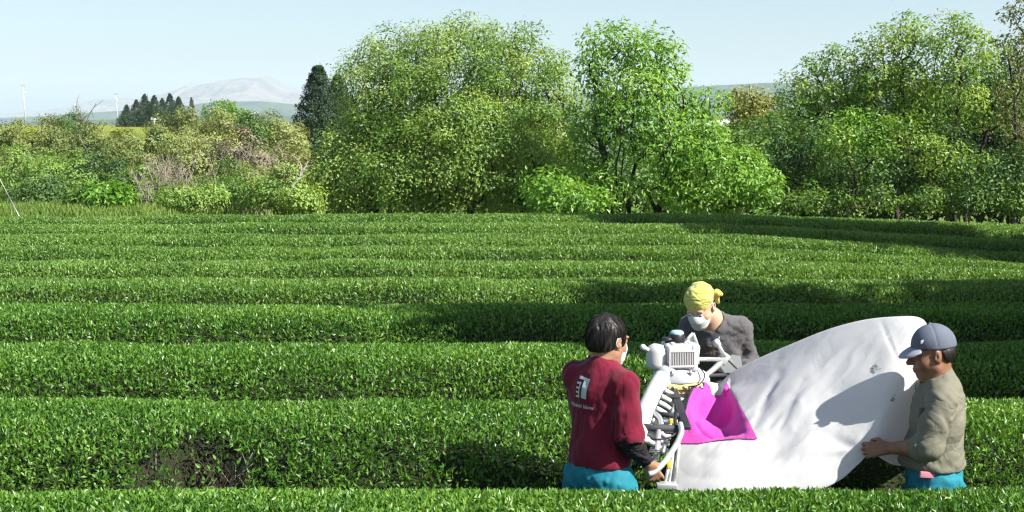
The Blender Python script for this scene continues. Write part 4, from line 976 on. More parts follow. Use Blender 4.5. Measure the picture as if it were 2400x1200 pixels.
def trousers_shape(J, top, fat=1.0):
    lo, hi = J['lo'].copy(), J['hi'].copy(); hi[2] = top+.12; s = SDF(lo, hi, .008); p = J['pelvis']
    s.ell(p+V3(0, 0, .01), (.172*fat, .128*fat, .15), None, .05); s.ell(J['waist']+V3(0, .01, -.03), (.130*fat, .100*fat, .13), None, .05)
    for q, L in ((1, 'r'), (-1, 'l')):
        hip = p+V3(.09*q, 0, -.05); kn, an = J['kn_'+L], J['an_'+L]
        s.chain([hip, kn, an+V3(0, 0, .05)], [.112*fat, .088, .078], .05); s.cone(an+V3(0, 0, .12), an+V3(0, 0, .03), .05, .055, .01, 'sub') if False else None
    s.wrinkle(.010, (9, 9, 16), 3, o=3); s.wrinkle(.006, (22, 22, 30), 5, o=2); s.wrinkle(.010, (4, 4, 15), 8, o=2, ridge=True, rot=ry_(.5)); s.wrinkle(.008, (15, 15, 4), 18, o=2, ridge=True)
    s.plane(V3(0, 0, top), V3(0, 0, 1), .01); s.plane(V3(0, 0, .09), V3(0, 0, -1)); return s
def boots(J, root):
    for q, L in ((1, 'r'), (-1, 'l')):
        a = J['an_'+L]; s = SDF(a-V3(.12, .16, .13), a+V3(.12, .26, .26), .007)
        s.cone(a+V3(0, 0, .20), a+V3(0, -.005, -.01), .060, .052, .02); s.cone(a+V3(0, -.045, -.038), a+V3(.02*q, .155, -.045), .048, .040, .03)
        s.plane(V3(0, 0, .0), V3(0, 0, -1)); s.plane(a+V3(0, 0, .19), V3(0, 0, 1)); sdf_obj(s, 'boot', M_BOOT, root)
def shirt_shape(J, hem, fat=1.0, belly=0.0, sleeve=None, hemk=.0, front=0.0):
    """sleeve = {'r': (fraction of the upper arm or 'wrist' length list), ...}"""
    s = SDF(J['lo'], J['hi'], .006); w, c_, n_, p = J['waist'], J['chest'], J['neck'], J['pelvis']
    s.ell(p+V3(0, .0, .04), (.168*fat, .124*fat+belly*.3, .15), None, .06)
    s.ell(w+V3(0, belly*.5, 0), (.160*fat+belly*.3, .122*fat+belly*.55, .15), None, .07)
    s.ell(c_+V3(0, -.004, 0), (.172*fat, .125*fat, .18), None, .07); s.cone(c_+V3(0, -.012, .10), n_+V3(0, -.006, -.01), .100, .066, .06)
    for q, L in ((1, 'r'), (-1, 'l')):
        sh, el, wr = J['sh_'+L], J['el_'+L], J['wr_'+L]
        s.cone(n_+V3(0, -.008, -.050), sh, .060, .062, .06)
        P, R = sleeve[L]; s.chain(P, R, .03)
    return s
def ball_head(J): return lambda x, y, z: J['head']+J['headR']@V3(x, y, z)
def orient(yaw=0.0, pitch=0.0, roll=0.0): return rz_(-yaw)@rx_(-pitch)@ry_(roll)     # yaw to the right, pitch downwards
def eyes(J, root):
    T = ball_head(J)
    for q in (-1, 1):
        m = MB(); m.ball(T(.031*q, .0865, .004), .0118); e = m.build('eye', M_EYE, root, off=(0, 0, 0))
        m = MB(); m.ball(T(.031*q, .0945, .003), (.0055, .0048, .0055)); m.build('iris', M_IRIS, e, off=(0, 0, 0))
def shell(head, J, thick, cut, name, mat, root, keep=None, wr=None, h=.0045):
    pass
def std_joints(pelvis, waist, chest, neck, **kw):
    J = dict(pelvis=V3(*pelvis), waist=V3(*waist), chest=V3(*chest), neck=V3(*neck)); J.update({k: (V3(*v) if isinstance(v, tuple) else v) for k, v in kw.items()})
    J.setdefault('kn_r', V3(.10, .03, .46)); J.setdefault('kn_l', V3(-.10, .03, .46)); J.setdefault('an_r', V3(.11, -.02, .085)); J.setdefault('an_l', V3(-.11, -.02, .085))
    J.setdefault('lo', V3(-.48, -.32, -.02)); J.setdefault('hi', V3(.48, .62, 1.74)); return J
def lerp(a, b, t): return a+(b-a)*t
def mask_on(J, root, g=1.0):
    T = ball_head(J); R = J['headR']; c = J['head']
    s = SDF(c-.17, c+.17, .0035)
    s.ell(T(0, .036, -.042), V3(.066, .072, .072), R, .01); s.ell(T(0, .092, -.030), V3(.030, .034, .034), R, .03); s.ell(T(0, .06, -.088), V3(.042, .042, .036), R, .03)
    s.plane(T(0, .10, .006), R@V3(0, -.16, 1), .006); s.plane(T(0, .02, 0), R@V3(0, -1, .12), .008); s.plane(T(0, .06, -.118), R@V3(0, .2, -1), .006)
    s.wrinkle(.0022, (14, 14, 110), 8, rot=R)
    m = sdf_obj(s, 'face_mask', M_MASK, root)
    for q in (-1, 1):
        b = MB(); b.tube(spline([T(.060*q, .035, -.012), T(.076*q, .008, .012), T(.083*q, -.020, .016), T(.083*q, -.026, -.012), T(.076*q, .006, -.034), T(.060*q, .03, -.060)], 6), .0022, 5); b.build('ear_loop', M_MASK, m, off=(0, 0, 0))
    return m
def drape_print(shirt, polys, origin, ux, uz, nrm, name, mat, parent, lift=.0022, sub=.006):
    """Flat print laid onto the cloth: triangles subdivided and pressed on to the shirt mesh along -nrm."""
    me = shirt.data; bvh = BVHTree.FromPolygons([v.co[:] for v in me.vertices], [p.vertices[:] for p in me.polygons])
    bm = bmesh.new()
    for poly in polys:
        vs = [bm.verts.new((x, z, 0)) for x, z in poly]
        f = bm.faces.new(vs)
    bmesh.ops.triangulate(bm, faces=bm.faces[:])
    for _ in range(4):
        es = [e for e in bm.edges if e.calc_length() > sub*1.6]
        if not es: break
        bmesh.ops.subdivide_edges(bm, edges=es, cuts=1); bmesh.ops.triangulate(bm, faces=bm.faces[:])
    press(bm, bvh, origin, ux, uz, nrm, lift)
    m = bpy.data.meshes.new(name); bm.to_mesh(m); bm.free(); return mobj(name, m, mat, parent)
def press(bm, bvh, origin, ux, uz, nrm, lift):
    o, ux, uz, n = (Vector([float(q) for q in a]) for a in (origin, ux, uz, nrm))
    for v in bm.verts:
        p = o+ux*v.co.x+uz*v.co.y; hit = bvh.ray_cast(p+n*.3, -n)
        v.co = (hit[0]+n*lift) if hit[0] else p
def text_on(shirt, body, size, origin, ux, uz, nrm, name, mat, parent, shear=.2, lift=.0022):
    cu = bpy.data.curves.new(name, 'FONT'); cu.body = body; cu.size = size; cu.align_x = 'CENTER'; cu.shear = shear; cu.resolution_u = 3
    o = bpy.data.objects.new(name, cu); COL.objects.link(o); dg = bpy.context.evaluated_depsgraph_get(); me = bpy.data.meshes.new_from_object(o.evaluated_get(dg))
    bpy.data.objects.remove(o); bm = bmesh.new(); bm.from_mesh(me); bpy.data.meshes.remove(me)
    sm = shirt.data; bvh = BVHTree.FromPolygons([v.co[:] for v in sm.vertices], [p.vertices[:] for p in sm.polygons]); press(bm, bvh, origin, ux, uz, nrm, lift)
    m = bpy.data.meshes.new(name); bm.to_mesh(m); bm.free(); return mobj(name, m, mat, parent)
def facing(fx, fy): return math.atan2(-fx, fy)

# ================================================================== worker in the maroon polo shirt (front left)
X, Y = .412, 6.28
p1 = thing('person', 'worker seen from behind in a maroon polo shirt, black arm sleeves and white mask', 'person', (X, Y, 0), facing(.67, .74))
J = std_joints((0, 0, .875), (0, 0, 1.02), (0, .015, 1.215), (0, .022, 1.41), head=(.006, .050, 1.516), headR=orient(.10, .16), lo=V3(-.42, -.26, -.02), hi=V3(.42, .50, 1.72),
               sh_r=(.150, .0, 1.330), el_r=(.182, -.02, 1.085), wr_r=(.222, .085, .955), sh_l=(-.150, .01, 1.335), el_l=(-.150, .10, 1.10), wr_l=(-.05, .20, 1.075),
               hd_r=(.10, .40, -.72), pm_r=(-.75, .55, .35), th_r=1, hd_l=(.65, .65, .0), pm_l=(.2, .0, -1), th_l=-1, curl=1.0)
b = body_shape(J); sdf_obj(b, 'body', M_SKIN, p1)
# polo shirt
up = lambda q, f, r, e: None
slv = {}
for L in 'rl':
    sh, el = J['sh_'+L], J['el_'+L]; e = lerp(sh, el, .93)+V3(.004 if L == 'r' else -.004, 0, 0); slv[L] = ([sh, lerp(sh, el, .5), e], [.064, .067, .074])
s = shirt_shape(J, .93, .93, 0, slv)
s.wrinkle(.008, (8, 8, 3.2), 2, band=.06, o=2, rot=rx_(.2)); s.wrinkle(.005, (20, 20, 5), 9, band=.06, o=2, rot=ry_(.35)); s.wrinkle(.0035, (34, 34, 26), 5, o=2); s.wrinkle(.006, (13, 13, 2.2), 31, o=2, ridge=True, rot=ry_(.25))
for a, c in (((.095, -.100, 1.30), (.06, -.116, 1.03)), ((.132, -.078, 1.28), (.112, -.098, 1.04)), ((.05, -.118, 1.20), (.025, -.120, 1.03)), ((.150, -.055, 1.22), (.138, -.075, 1.05)), ((-.10, -.102, 1.1), (-.07, -.118, 1.03))):
    s.cone(V3(*a), V3(*c), .003, .005, .018, 'sub')
for L in 'rl':
    sh, el = J['sh_'+L], J['el_'+L]; e = slv[L][0][-1]; d = norm(el-sh); s.cone(e-d*.008, e+d*.10, .060, .064, .004, 'sub')
n_ = J['neck']
s.cone(n_+V3(0, .01, -.02), n_+V3(0, .04, .12), .064, .075, .01, 'sub')
zc = SDF(J['lo'], J['hi'], .006)
s.plane(V3(0, 0, .935), V3(0, .05, -1), .012)
s.cone(V3(0, 0, .95), V3(0, 0, .85), .11, .13, .01, 'sub')
shirt = sdf_obj(s, 'polo_shirt', M_MAROON, p1)
s = SDF(n_-.16, n_+.16, .0045)
s.cone(n_+V3(0, -.004, -.028), n_+V3(0, .010, .026), .078, .070, .01); s.cone(n_+V3(0, -.004, -.05), n_+V3(0, .012, .07), .066, .063, .004, 'sub'); s.plane(n_+V3(0, .0, .022), V3(0, -.25, 1), .006); s.plane(n_+V3(0, 0, -.034), V3(0, .3, -1), .004)
sdf_obj(s, 'collar', M_MAROON, shirt)
# print on the back: emblem and lettering
O = V3(-.030, -.14, 1.305); ux, uz, nn = V3(1, 0, 0), V3(0, 0, 1), V3(0, -1, 0)
E_ = lambda pts: [(x*.001, z*.001) for x, z in pts]
drape_print(shirt, [E_([(4, -44), (35, -47), (44, 44), (13, 46)])], O, ux, uz, nn, 'emblem_block', M_PRINTG, shirt)
drape_print(shirt, [E_([(-24, 42), (13, 38), (44, 36), (45, 46), (14, 50), (-22, 55)]), E_([(-13, 28), (-4, 27), (-12, -47), (-21, -46)])] + [E_([(-34+z*.09, z+5), (-12+z*.09, z+4), (-13+z*.09, z-5), (-35+z*.09, z-4)]) for z in (22, -1, -22, -42)], O, ux, uz, nn, 'emblem_stroke', M_PRINT, shirt)
text_on(shirt, 'Miyazaki Sabou', .0245, O+V3(-.004, 0, -.092), ux, uz, nn, 'lettering', M_PRINT, shirt)
for L in 'rl':
    el, wr, sh = J['el_'+L], J['wr_'+L], J['sh_'+L]; s = SDF(np.minimum(np.minimum(sh, el), wr)-.1, np.maximum(np.maximum(sh, el), wr)+.1, .0055)
    w2 = lerp(el, wr, .93); s.chain([lerp(sh, el, .55), el, lerp(el, wr, .35), w2], [.052, .049, .049, .033], .02); s.wrinkle(.005, (20, 20, 45), 4, o=2); d = norm(wr-el); s.cone(w2-d*.01, w2+d*.1, .029, .029, .003, 'sub')
    sdf_obj(s, 'arm_sleeve', M_BLACKC, p1)
sdf_obj(trousers_shape(J, 1.0), 'trousers', M_TEAL, p1); boots(J, p1)
def hair_on(J, root, seed, front=.02, low=-.075, thick=.0, extra=None):
    T = ball_head(J); R = J['headR']; c = J['head']; s = SDF(c-.18, c+.2, .0036)
    s.ell(T(0, -.018, .034), V3(.082+thick, .101+thick, .093+thick), R, .01); s.ell(T(0, -.050, -.022), V3(.068, .058, .062), R, .03)
    for q in (-1, 1): s.ell(T(.064*q, .012, .008), V3(.014, .030, .038), R, .02)
    s.wrinkle(.007, (26, 26, 9), seed, band=.04, o=2, rot=R); s.wrinkle(.005, (75, 75, 16), seed+1, band=.04, o=2, rot=R)
    f = SDF(c-.18, c+.2, .0036); f.ell(T(0, .085, -.055), V3(.090, .080, .088), R, .01); f.ell(T(0, .105, .012), V3(.075, .050, .040), R, .02)
    s.F = np.maximum(s.F, -f.F)
    for q in (-1, 1): s.ell(T(.086*q, .004, -.016), V3(.022, .030, .040), R, .008, 'sub')
    s.plane(T(0, -.05, low), R@V3(0, .25, -1), .012)
    hair = sdf_obj(s, 'hair', M_HAIR, root, 1)
    # loose strands lying over it, combed out from the crown
    me = hair.data; bvh = BVHTree.FromPolygons([v.co[:] for v in me.vertices], [p.vertices[:] for p in me.polygons]); rng = np.random.default_rng(seed); b = MB(); cr = Vector(T(.012, -.062, .115)[:])
    for _ in range(900):
        d = rand_unit(1, rng)[0]; p = Vector(T(*(d*.13+V3(0, -.01, .03)))[:]); h = bvh.find_nearest(p)
        if h[0] is None: continue
        pts = []; x = h[0]; L = rng.uniform(.006, .011); lift = rng.uniform(.0003, .0022)
        for st in range(6):
            h = bvh.find_nearest(x)
            if h[0] is None: break
            n_h = h[1]; pts.append(np.array((h[0]+n_h*(lift*(.4+.25*st)))[:])); w = x-cr; w = w-n_h*w.dot(n_h)
            if w.length < 1e-4: break
            w.normalize(); w = w+Vector((rng.normal()*.16, rng.normal()*.16, -.35+rng.normal()*.16)); x = h[0]+w*L
        if len(pts) > 3: b.tube(pts, np.linspace(.0013, .0006, len(pts)), 3, cap=False)
    st = b.build('hair_strands', M_HAIR, hair, off=(0, 0, 0)); st['kind'] = 'stuff'
    return hair
hair_on(J, p1, 3, low=-.048); mask_on(J, p1); eyes(J, p1)

# ================================================================== worker with the yellow head towel (behind the machine)
X, Y = 1.245, 8.08
p2 = thing('person', 'worker in a grey shirt, yellow head towel and white mask bending over the engine', 'person', (X, Y, float(terrain(X, Y))), facing(-.35, -.94))
J = std_joints((0, -.04, .84), (0, .02, .985), (0, .095, 1.17), (.015, .15, 1.345), head=(.060, .255, 1.425), headR=orient(.12, .52), lo=V3(-.46, -.28, -.02), hi=V3(.46, .62, 1.66),
               sh_r=(.152, .10, 1.285), el_r=(.200, .16, 1.06), wr_r=(.15, .36, 1.02), sh_l=(-.152, .09, 1.285), el_l=(-.200, .02, 1.075), wr_l=(-.190, .215, 1.000),
               hd_r=(-.3, 1, -.1), pm_r=(0, .1, -1), th_r=-1, hd_l=(.15, 1, -.25), pm_l=(.2, .0, -1), th_l=1, curl=1.0)
sdf_obj(body_shape(J), 'body', M_SKINL, p2)
slv = {}
for L in 'rl':
    sh, el, wr = J['sh_'+L], J['el_'+L], J['wr_'+L]; e = lerp(el, wr, .86); slv[L] = ([sh, el, lerp(el, wr, .4), e], [.060, .052, .050, .040])
s = shirt_shape(J, .9, .94, 0, slv); s.wrinkle(.010, (9, 9, 7), 12, band=.06, o=3); s.wrinkle(.006, (24, 24, 36), 14, o=2); s.wrinkle(.006, (5, 5, 16), 33, o=2, ridge=True, rot=ry_(.5))
for L in 'rl':
    el, wr = J['el_'+L], J['wr_'+L]; e = slv[L][0][-1]; d = norm(wr-el); s.cone(e-d*.01, e+d*.1, .034, .034, .004, 'sub')
n_ = J['neck']; s.cone(n_+V3(0, .005, -.03), n_+V3(.02, .10, .14), .072, .095, .01, 'sub'); s.plane(V3(0, 0, .905), V3(0, 0, -1), .012)
shirt = sdf_obj(s, 'long_sleeved_shirt', M_GREYSH, p2)
O = V3(.055, .20, 1.135); nn = norm(V3(0, 1, -.15)); ux, uz = V3(-1, 0, 0), norm(V3(0, .15, 1))
st = [E_([(x, 62-8*(i % 3)), (x+10, 62-8*(i % 3)), (x+10, -78+6*(i % 2)), (x, -78+6*(i % 2))]) for i, x in enumerate(range(-90, 80, 17))]
drape_print(shirt, st, O, ux, uz, nn, 'chest_print', M_PRINTB, shirt)
drape_print(shirt, [E_([(92, 106), (104, 108), (102, 100), (98, 84), (93, 84), (97, 100)])], O, ux, uz, nn, 'chest_mark', M_PRINT, shirt)
sdf_obj(trousers_shape(J, .965), 'trousers', M_TEAL, p2); boots(J, p2)
T = ball_head(J); R = J['headR']; c = J['head']
s = SDF(c-.2, c+.24, .004); s.ell(T(0, -.014, .042), V3(.089, .108, .098), R, .01); s.ell(T(0, -.07, .0), V3(.070, .050, .066), R, .03); s.wrinkle(.007, (10, 10, 40), 6, band=.04, o=2, rot=R@rx_(.5)); s.wrinkle(.004, (40, 40, 50), 7, o=2)
s.plane(T(0, .06, .024), R@V3(0, -.42, -1), .006); s.plane(T(0, -.1, -.048), R@V3(0, 0, -1), .006)
towel = sdf_obj(s, 'head_towel', M_YELLOWC, p2)
s = SDF(c-.26, c+.26, .004); k = T(-.035, -.112, .006); s.ell(k, (.022, .018, .020), R, .01); s.chain([k, T(-.065, -.125, .012), T(-.090, -.130, -.002)], [.012, .019, .013], .012); s.chain([k, T(-.05, -.130, -.03), T(-.058, -.135, -.070)], [.011, .016, .011], .012); s.wrinkle(.006, (40, 40, 40), 3, o=2)
sdf_obj(s, 'towel_knot', M_YELLOWC, towel)
s = SDF(c-.2, c+.2, .004); s.ell(T(0, -.055, -.020), V3(.072, .058, .058), R, .02); s.wrinkle(.006, (60, 60, 14), 5, o=2, rot=R); s.plane(T(0, 0, -.02), R@V3(0, 0, 1)); s.plane(T(0, -.03, 0), R@V3(0, 1, 0)); sdf_obj(s, 'hair', M_HAIR, p2)
mask_on(J, p2); eyes(J, p2)

# ================================================================== worker with the cap (right, holding the bag)
X, Y = 2.005, 6.30
p3 = thing('person', 'worker in profile in a blue cap and khaki shirt, holding the white bag', 'person', (X, Y, 0), facing(-1, .10))
J = std_joints((0, 0, .85), (0, .012, .985), (0, -.002, 1.16), (0, .000, 1.352), head=(0, .030, 1.455), headR=orient(-.05, .20), lo=V3(-.44, -.28, -.02), hi=V3(.44, .58, 1.66),
               sh_r=(.16, .0, 1.265), el_r=(.205, -.01, 1.03), wr_r=(.21, .05, .80), sh_l=(-.16, .008, 1.262), el_l=(-.205, .078, 1.050), wr_l=(-.075, .225, 1.015),
               hd_r=(0, .25, -1), pm_r=(-1, 0, 0), th_r=1, hd_l=(.18, 1, -.16), pm_l=(.95, .0, -.35), th_l=-1, curl=.85)
sdf_obj(body_shape(J, 1.03, .01, 1.10), 'body', M_SKIND, p3)
slv = {}
sh, el, wr = J['sh_l'], J['el_l'], J['wr_l']; e = lerp(el, wr, .24); slv['l'] = ([sh, lerp(sh, el, .5), el, e], [.064, .068, .064, .060])
sh, el, wr = J['sh_r'], J['el_r'], J['wr_r']; slv['r'] = ([sh, el, lerp(el, wr, .3)], [.064, .062, .060])
s = shirt_shape(J, .9, 1.0, .012, slv); s.ell(J['waist']+V3(0, .014, -.04), (.160, .140, .075), None, .05)
s.wrinkle(.005, (6, 6, 7), 22, band=.06, o=3); s.wrinkle(.003, (22, 22, 30), 24, o=2); s.wrinkle(.0055, (3, 2.5, 12), 27, o=2, ridge=True, rot=rx_(.7)); s.wrinkle(.005, (3, 3, 14), 29, o=2, ridge=True, rot=rx_(-.5))
for a, c in (((-.25, .02, 1.22), (-.20, -.06, 1.06)), ((-.21, -.07, 1.16), (-.15, -.12, .98)), ((-.19, .02, 1.06), (-.18, -.08, .97)), ((-.19, .08, 1.0), (-.18, -.03, .955)), ((-.20, -.02, 1.10), (-.19, -.09, 1.02)), ((-.12, -.12, 1.2), (-.10, -.14, 1.0))):
    s.cone(V3(*a), V3(*c), .006, .012, .024, 'sub')
d = norm(J['wr_l']-J['el_l']); e = slv['l'][0][-1]; s.cone(e+d*.01, e+d*.1, .048, .050, .004, 'sub')
n_ = J['neck']; s.cone(n_+V3(0, .014, -.015), n_+V3(0, .05, .12), .066, .080, .01, 'sub'); s.plane(V3(0, 0, .918), V3(0, 0, -1), .012)
shirt = sdf_obj(s, 'work_shirt', M_KHAKI, p3)
s = SDF(n_-.17, n_+.17, .0045); s.cone(n_+V3(0, 0, -.035), n_+V3(0, .012, .028), .086, .074, .01); s.cone(n_+V3(0, .004, -.06), n_+V3(0, .018, .08), .070, .067, .004, 'sub'); s.plane(n_+V3(0, -.03, .030), V3(0, .45, 1), .005); s.plane(n_+V3(0, 0, -.042), V3(0, .3, -1), .004)
s.ell(n_+V3(0, .10, -.02), (.022, .05, .05), None, .004, 'sub'); sdf_obj(s, 'collar', M_KHAKI, shirt)
s = SDF(e-.13, e+.13, .0045); s.cone(e-d*.03, e+d*.012, .069, .066, .008); s.cone(e-d*.1, e+d*.1, .054, .054, .003, 'sub'); s.plane(e+d*.012, d, .006); s.plane(e-d*.03, -d, .006); s.wrinkle(.004, (30, 30, 30), 2); sdf_obj(s, 'rolled_cuff', M_KHAKI, shirt)
MB().box(V3(-.150, .085, 1.19), (.006, .07, .08), rz_(.45), .003).build('chest_pocket', M_KHAKI, shirt, off=(0, 0, 0))
sdf_obj(trousers_shape(J, .972, 1.06), 'trousers', M_TEAL, p3); boots(J, p3)
m = MB(); m.box(V3(-.168, .07, .915), (.012, .075, .030), rz_(.25)@rx_(.1), .004); m.build('waist_tag', M_PINK, p3, off=(0, 0, 0))
T = ball_head(J); R = J['headR']; c = J['head']
s = SDF(c-.2, c+.2, .004); s.ell(T(0, -.026, .000), V3(.0795, .084, .070), R, .02); s.wrinkle(.004, (70, 70, 12), 5, o=2, rot=R); s.plane(T(0, -.030, 0), R@V3(0, 1, -.3), .006); s.plane(T(0, -.06, -.062), R@V3(0, .3, -1), .006); s.plane(T(0, 0, .055), R@V3(0, 0, 1))
for q in (-1, 1): s.ell(T(.086*q, .0, -.016), V3(.02, .03, .038), R, .006, 'sub')
sdf_obj(s, 'hair', M_HAIR, p3)
s = SDF(c-.2, c+.22, .004); s.ell(T(0, -.014, .040), V3(.086, .105, .102), R, .01); s.plane(T(0, .0, .030), R@V3(0, .10, -1), .004)
for q in (-1.05, 0, 1.05):                          # panel seams
    P = [T(0, -.014-.107*math.cos(a), .040+.103*math.sin(a)) for a in np.linspace(.05, 3.09, 12)] if q == 0 else [T(.088*math.copysign(math.cos(a), q), -.014, .040+.103*math.sin(a)) for a in np.linspace(.05, 1.57, 8)]
    s.chain(P, [.0035]*len(P), .004, 'sub')
s.ell(T(0, -.014, .142), V3(.009, .009, .006), R, .002)
cap = sdf_obj(s, 'cap', M_CAPB, p3)
s = SDF(c-.2, c+V3(.2, .32, .2), .0036); s.ell(T(0, .085, .020), V3(.080, .078, .026), R@rx_(-.30), .002); s.ell(T(0, .085, -.010), V3(.10, .11, .045), R@rx_(-.30), .002, 'sub'); s.plane(T(0, .060, 0), R@V3(0, -1, 0)); sdf_obj(s, 'brim', M_BRIM, cap)
s = SDF(c-.2, c+.2, .004); s.ell(T(0, -.014, .036), V3(.0865, .1055, .09), R, .0); s.plane(T(0, 0, .030), R@V3(0, .1, -1)); s.plane(T(0, 0, .041), R@V3(0, -.1, 1)); s.plane(T(0, .03, 0), R@V3(0, -1, 0)); sdf_obj(s, 'sweat_band', M_BLACKC, cap)
m = MB(); m.box(T(-.070, .052, .078), (.004, .024, .016), R@rz_(.75)@ry_(-.3), .0015); m.build('cap_badge', M_BRIM, cap, off=(0, 0, 0))
eyes(J, p3)
# ------------------------------------------------------------------ two-man tea harvester
base = at(1580, 1000, 7.0); base[2] = gz(base[0], 7.0)+.92
mc = thing('tea_harvester', 'white two-man tea harvester with engine, blower pipe and nozzles carried over the hedge', 'harvester', base)
# engine: axes
EC = at(1588, 833, 7.25); ux = norm(V3(1, .12, 0)); uy = V3(-ux[1], ux[0], 0); RE = np.stack([ux, uy, V3(0, 0, 1)], 1)
E3 = lambda x, y, z: EC+RE@V3(x, y, z)
m = MB(); m.box(E3(0, 0, .0), (.150, .15, .135), RE, .018); m.box(E3(.075, .0, -.005), (.055, .16, .15), RE@ry_(.12), .02); m.box(E3(.0, .0, .055), (.16, .13, .035), RE, .012); eng = m.build('engine_cover', M_WHITEP, mc)
m = MB(); m.box(E3(.004, -.0765, -.005), (.122, .008, .070), RE, .002); pl = m.build('grille_recess', M_BLACKP, eng)
for i in range(13):
    m = MB(); m.box(E3(-.052+i*.0093, -.083, -.005), (.0042, .010, .068), RE); m.build('grille_slat', M_WHITEP, eng, smooth=False)
m = MB(); m.box(E3(.004, -.083, .036), (.140, .014, .012), RE, .003); m.box(E3(.004, -.083, -.046), (.140, .014, .012), RE, .003); m.box(E3(-.064, -.083, -.005), (.010, .014, .09), RE, .003); m.box(E3(.072, -.083, -.005), (.012, .014, .09), RE, .003); m.build('grille_frame', M_WHITEP, eng)
for i in range(5):
    for j in range(2): MB().box(E3(-.05+i*.026, -.05+j*.028, .0735), (.012, .014, .004), RE).build('vent_slot', M_GREYP, eng, smooth=False)
m = MB(); m.lathe(E3(-.115, -.01, -.005), [(.0, -.075), (.030, -.073), (.055, -.058), (.060, -.03), (.060, .03), (.053, .055), (.03, .070), (0, .072)], RE@ry_(.12), 22); tank = m.build('fuel_tank', M_WHITEP, mc)
m = MB(); m.tube([E3(-.155, -.02, .03), E3(-.195, -.03, .052)], [.012, .013], 10); m.ball(E3(-.198, -.031, .054), .017); m.build('tank_cap', M_WHITEP, tank)
m = MB(); m.lathe(E3(-.005, .0, .066), [(0, 0), (.042, 0), (.045, .012), (.042, .045), (.036, .056), (0, .058)], RE, 20); ac = m.build('air_cleaner', M_BLACKP, mc)
m = MB(); m.lathe(E3(-.005, .0, .122), [(.037, -.006), (.038, .004), (.028, .014), (0, .017)], RE, 20); m.build('cleaner_lid', M_CYAN, ac)
m = MB(); m.lathe(E3(-.060, -.01, .085), [(0, 0), (.030, 0), (.032, .008), (.026, .016), (0, .018)], RE, 16); m.tube([E3(-.06, -.01, .04), E3(-.06, -.01, .09)], .012, 8); m.build('primer_knob', M_BLACKP, mc)
MB().ball(E3(-.042, -.055, .072), (.014, .012, .012)).build('choke_lever', M_WHITEP, mc)
for a, b in (((.045, .03, .07), (.092, .03, .115)), ((.092, .03, .115), (.112, .02, .06)), ((.112, .02, .06), (.115, 0, -.05))):
    MB().tube([E3(*a), E3(*b)], .008, 8).build('guard_bar', M_WHITEP, mc)
m = MB(); m.add([E3(.03, .035, .068), E3(.09, .035, .112), E3(.105, .035, .066), E3(.03, .041, .068), E3(.09, .041, .112), E3(.105, .041, .066)], [[0, 1, 4, 3], [1, 2, 5, 4], [2, 0, 3, 5]], [[0, 2, 1], [3, 4, 5]]); m.build('guard_plate', M_WHITEP, mc, smooth=False)
# fan shroud under the engine, mounting plate
SH = E3(-.005, .0, -.085)
m = MB(); m.lathe(SH, [(.05, .028), (.085, .018), (.118, -.005), (.135, -.032), (.135, -.044), (.0, -.044)], RE, 28); shr = m.build('fan_shroud', M_GREYP, mc, auto=40)
m = MB(); m.add([SH+RE@V3(*p) for p in ((-.02, -.125, -.035), (.16, -.10, -.03), (.17, .0, -.012), (.10, -.03, .028), (.02, -.08, .012), (-.02, -.125, -.045), (.16, -.10, -.045), (.17, .0, -.045))], [[0, 1, 3, 4], [0, 5, 6, 1], [1, 6, 7, 2]], [[1, 2, 3]]); m.build('deflector', M_WHITEP, shr, smooth=False)
for i in range(6): a = i*1.05; MB().lathe(SH+RE@V3(.10*math.cos(a), .10*math.sin(a)-.02, .008), [(.0, .014), (.007, .012), (.008, -.01)], RE, 8).build('bolt', M_STEEL, shr)
m = MB(); m.box(E3(.012, -.02, -.150), (.195, .22, .034), RE, .006); m.box(E3(.012, -.02, -.178), (.165, .20, .026), RE, .005); mp = m.build('mounting_plate', M_CREAM, mc)
for x in (-.06, .0, .05, .09): MB().tube([E3(x, -.13, -.145), E3(x+.02, -.136, -.158)], .004, 6).build('bolt', M_STEEL, mp)
m = MB(); m.box(E3(-.10, -.04, -.17), (.03, .14, .05), RE, .006); m.build('bracket', M_BLACKP, mc)
# blower pipe along the front edge of the cutter bar
D0, D1 = 7.14, 6.30
duct = [at(1553, 882, 7.16), at(1536, 912, 7.04), at(1516, 955, 6.80), at(1500, 1000, 6.55), at(1490, 1040, 6.36)]
S = spline(duct, 8); rad = .044*np.ones(len(S)); rad[0] = .036; rad[1] = .045; rad[-1] = .03
MB().tube(S, rad, 20).build('blower_pipe', M_WHITEP, mc)
MB().tube([at(1566, 868, 7.20), at(1550, 884, 7.15)], [.05, .044], 16).build('pipe_elbow', M_GREYP, mc)
# bent carrying tube and nozzles
ft = [at(1568, 898, 7.12), at(1548, 916, 7.00), at(1529, 945, 6.84), at(1527, 962, 6.75), at(1545, 978, 6.66), at(1551, 996, 6.58)]
MB().tube(spline(ft, 7), .0125, 10).build('frame_tube', M_ALU, mc)
for i in range(9):
    t = i/8; D = 7.05-.62*t
    a = np.array([np.interp(D, [p[1] for p in duct[::-1]], [p[0] for p in duct[::-1]])+.045, D, np.interp(D, [p[1] for p in duct[::-1]], [p[2] for p in duct[::-1]])-.012])
    P = [a, a+V3(.040, -.004, -.022), a+V3(.072, -.008, -.046), a+V3(.102, -.01, -.052)]
    Q = spline(P, 5); MB().tube(Q, np.linspace(.0145, .0125, len(Q)), 10).build('nozzle', M_WHITEP, mc)
for (x, y, D) in ((1512, 985, 6.56), (1507, 1012, 6.48), (1513, 1030, 6.42)):
    MB().ball(at(x, y, D), (.024, .02, .017)).build('nozzle_cap', M_WHITEP, mc)
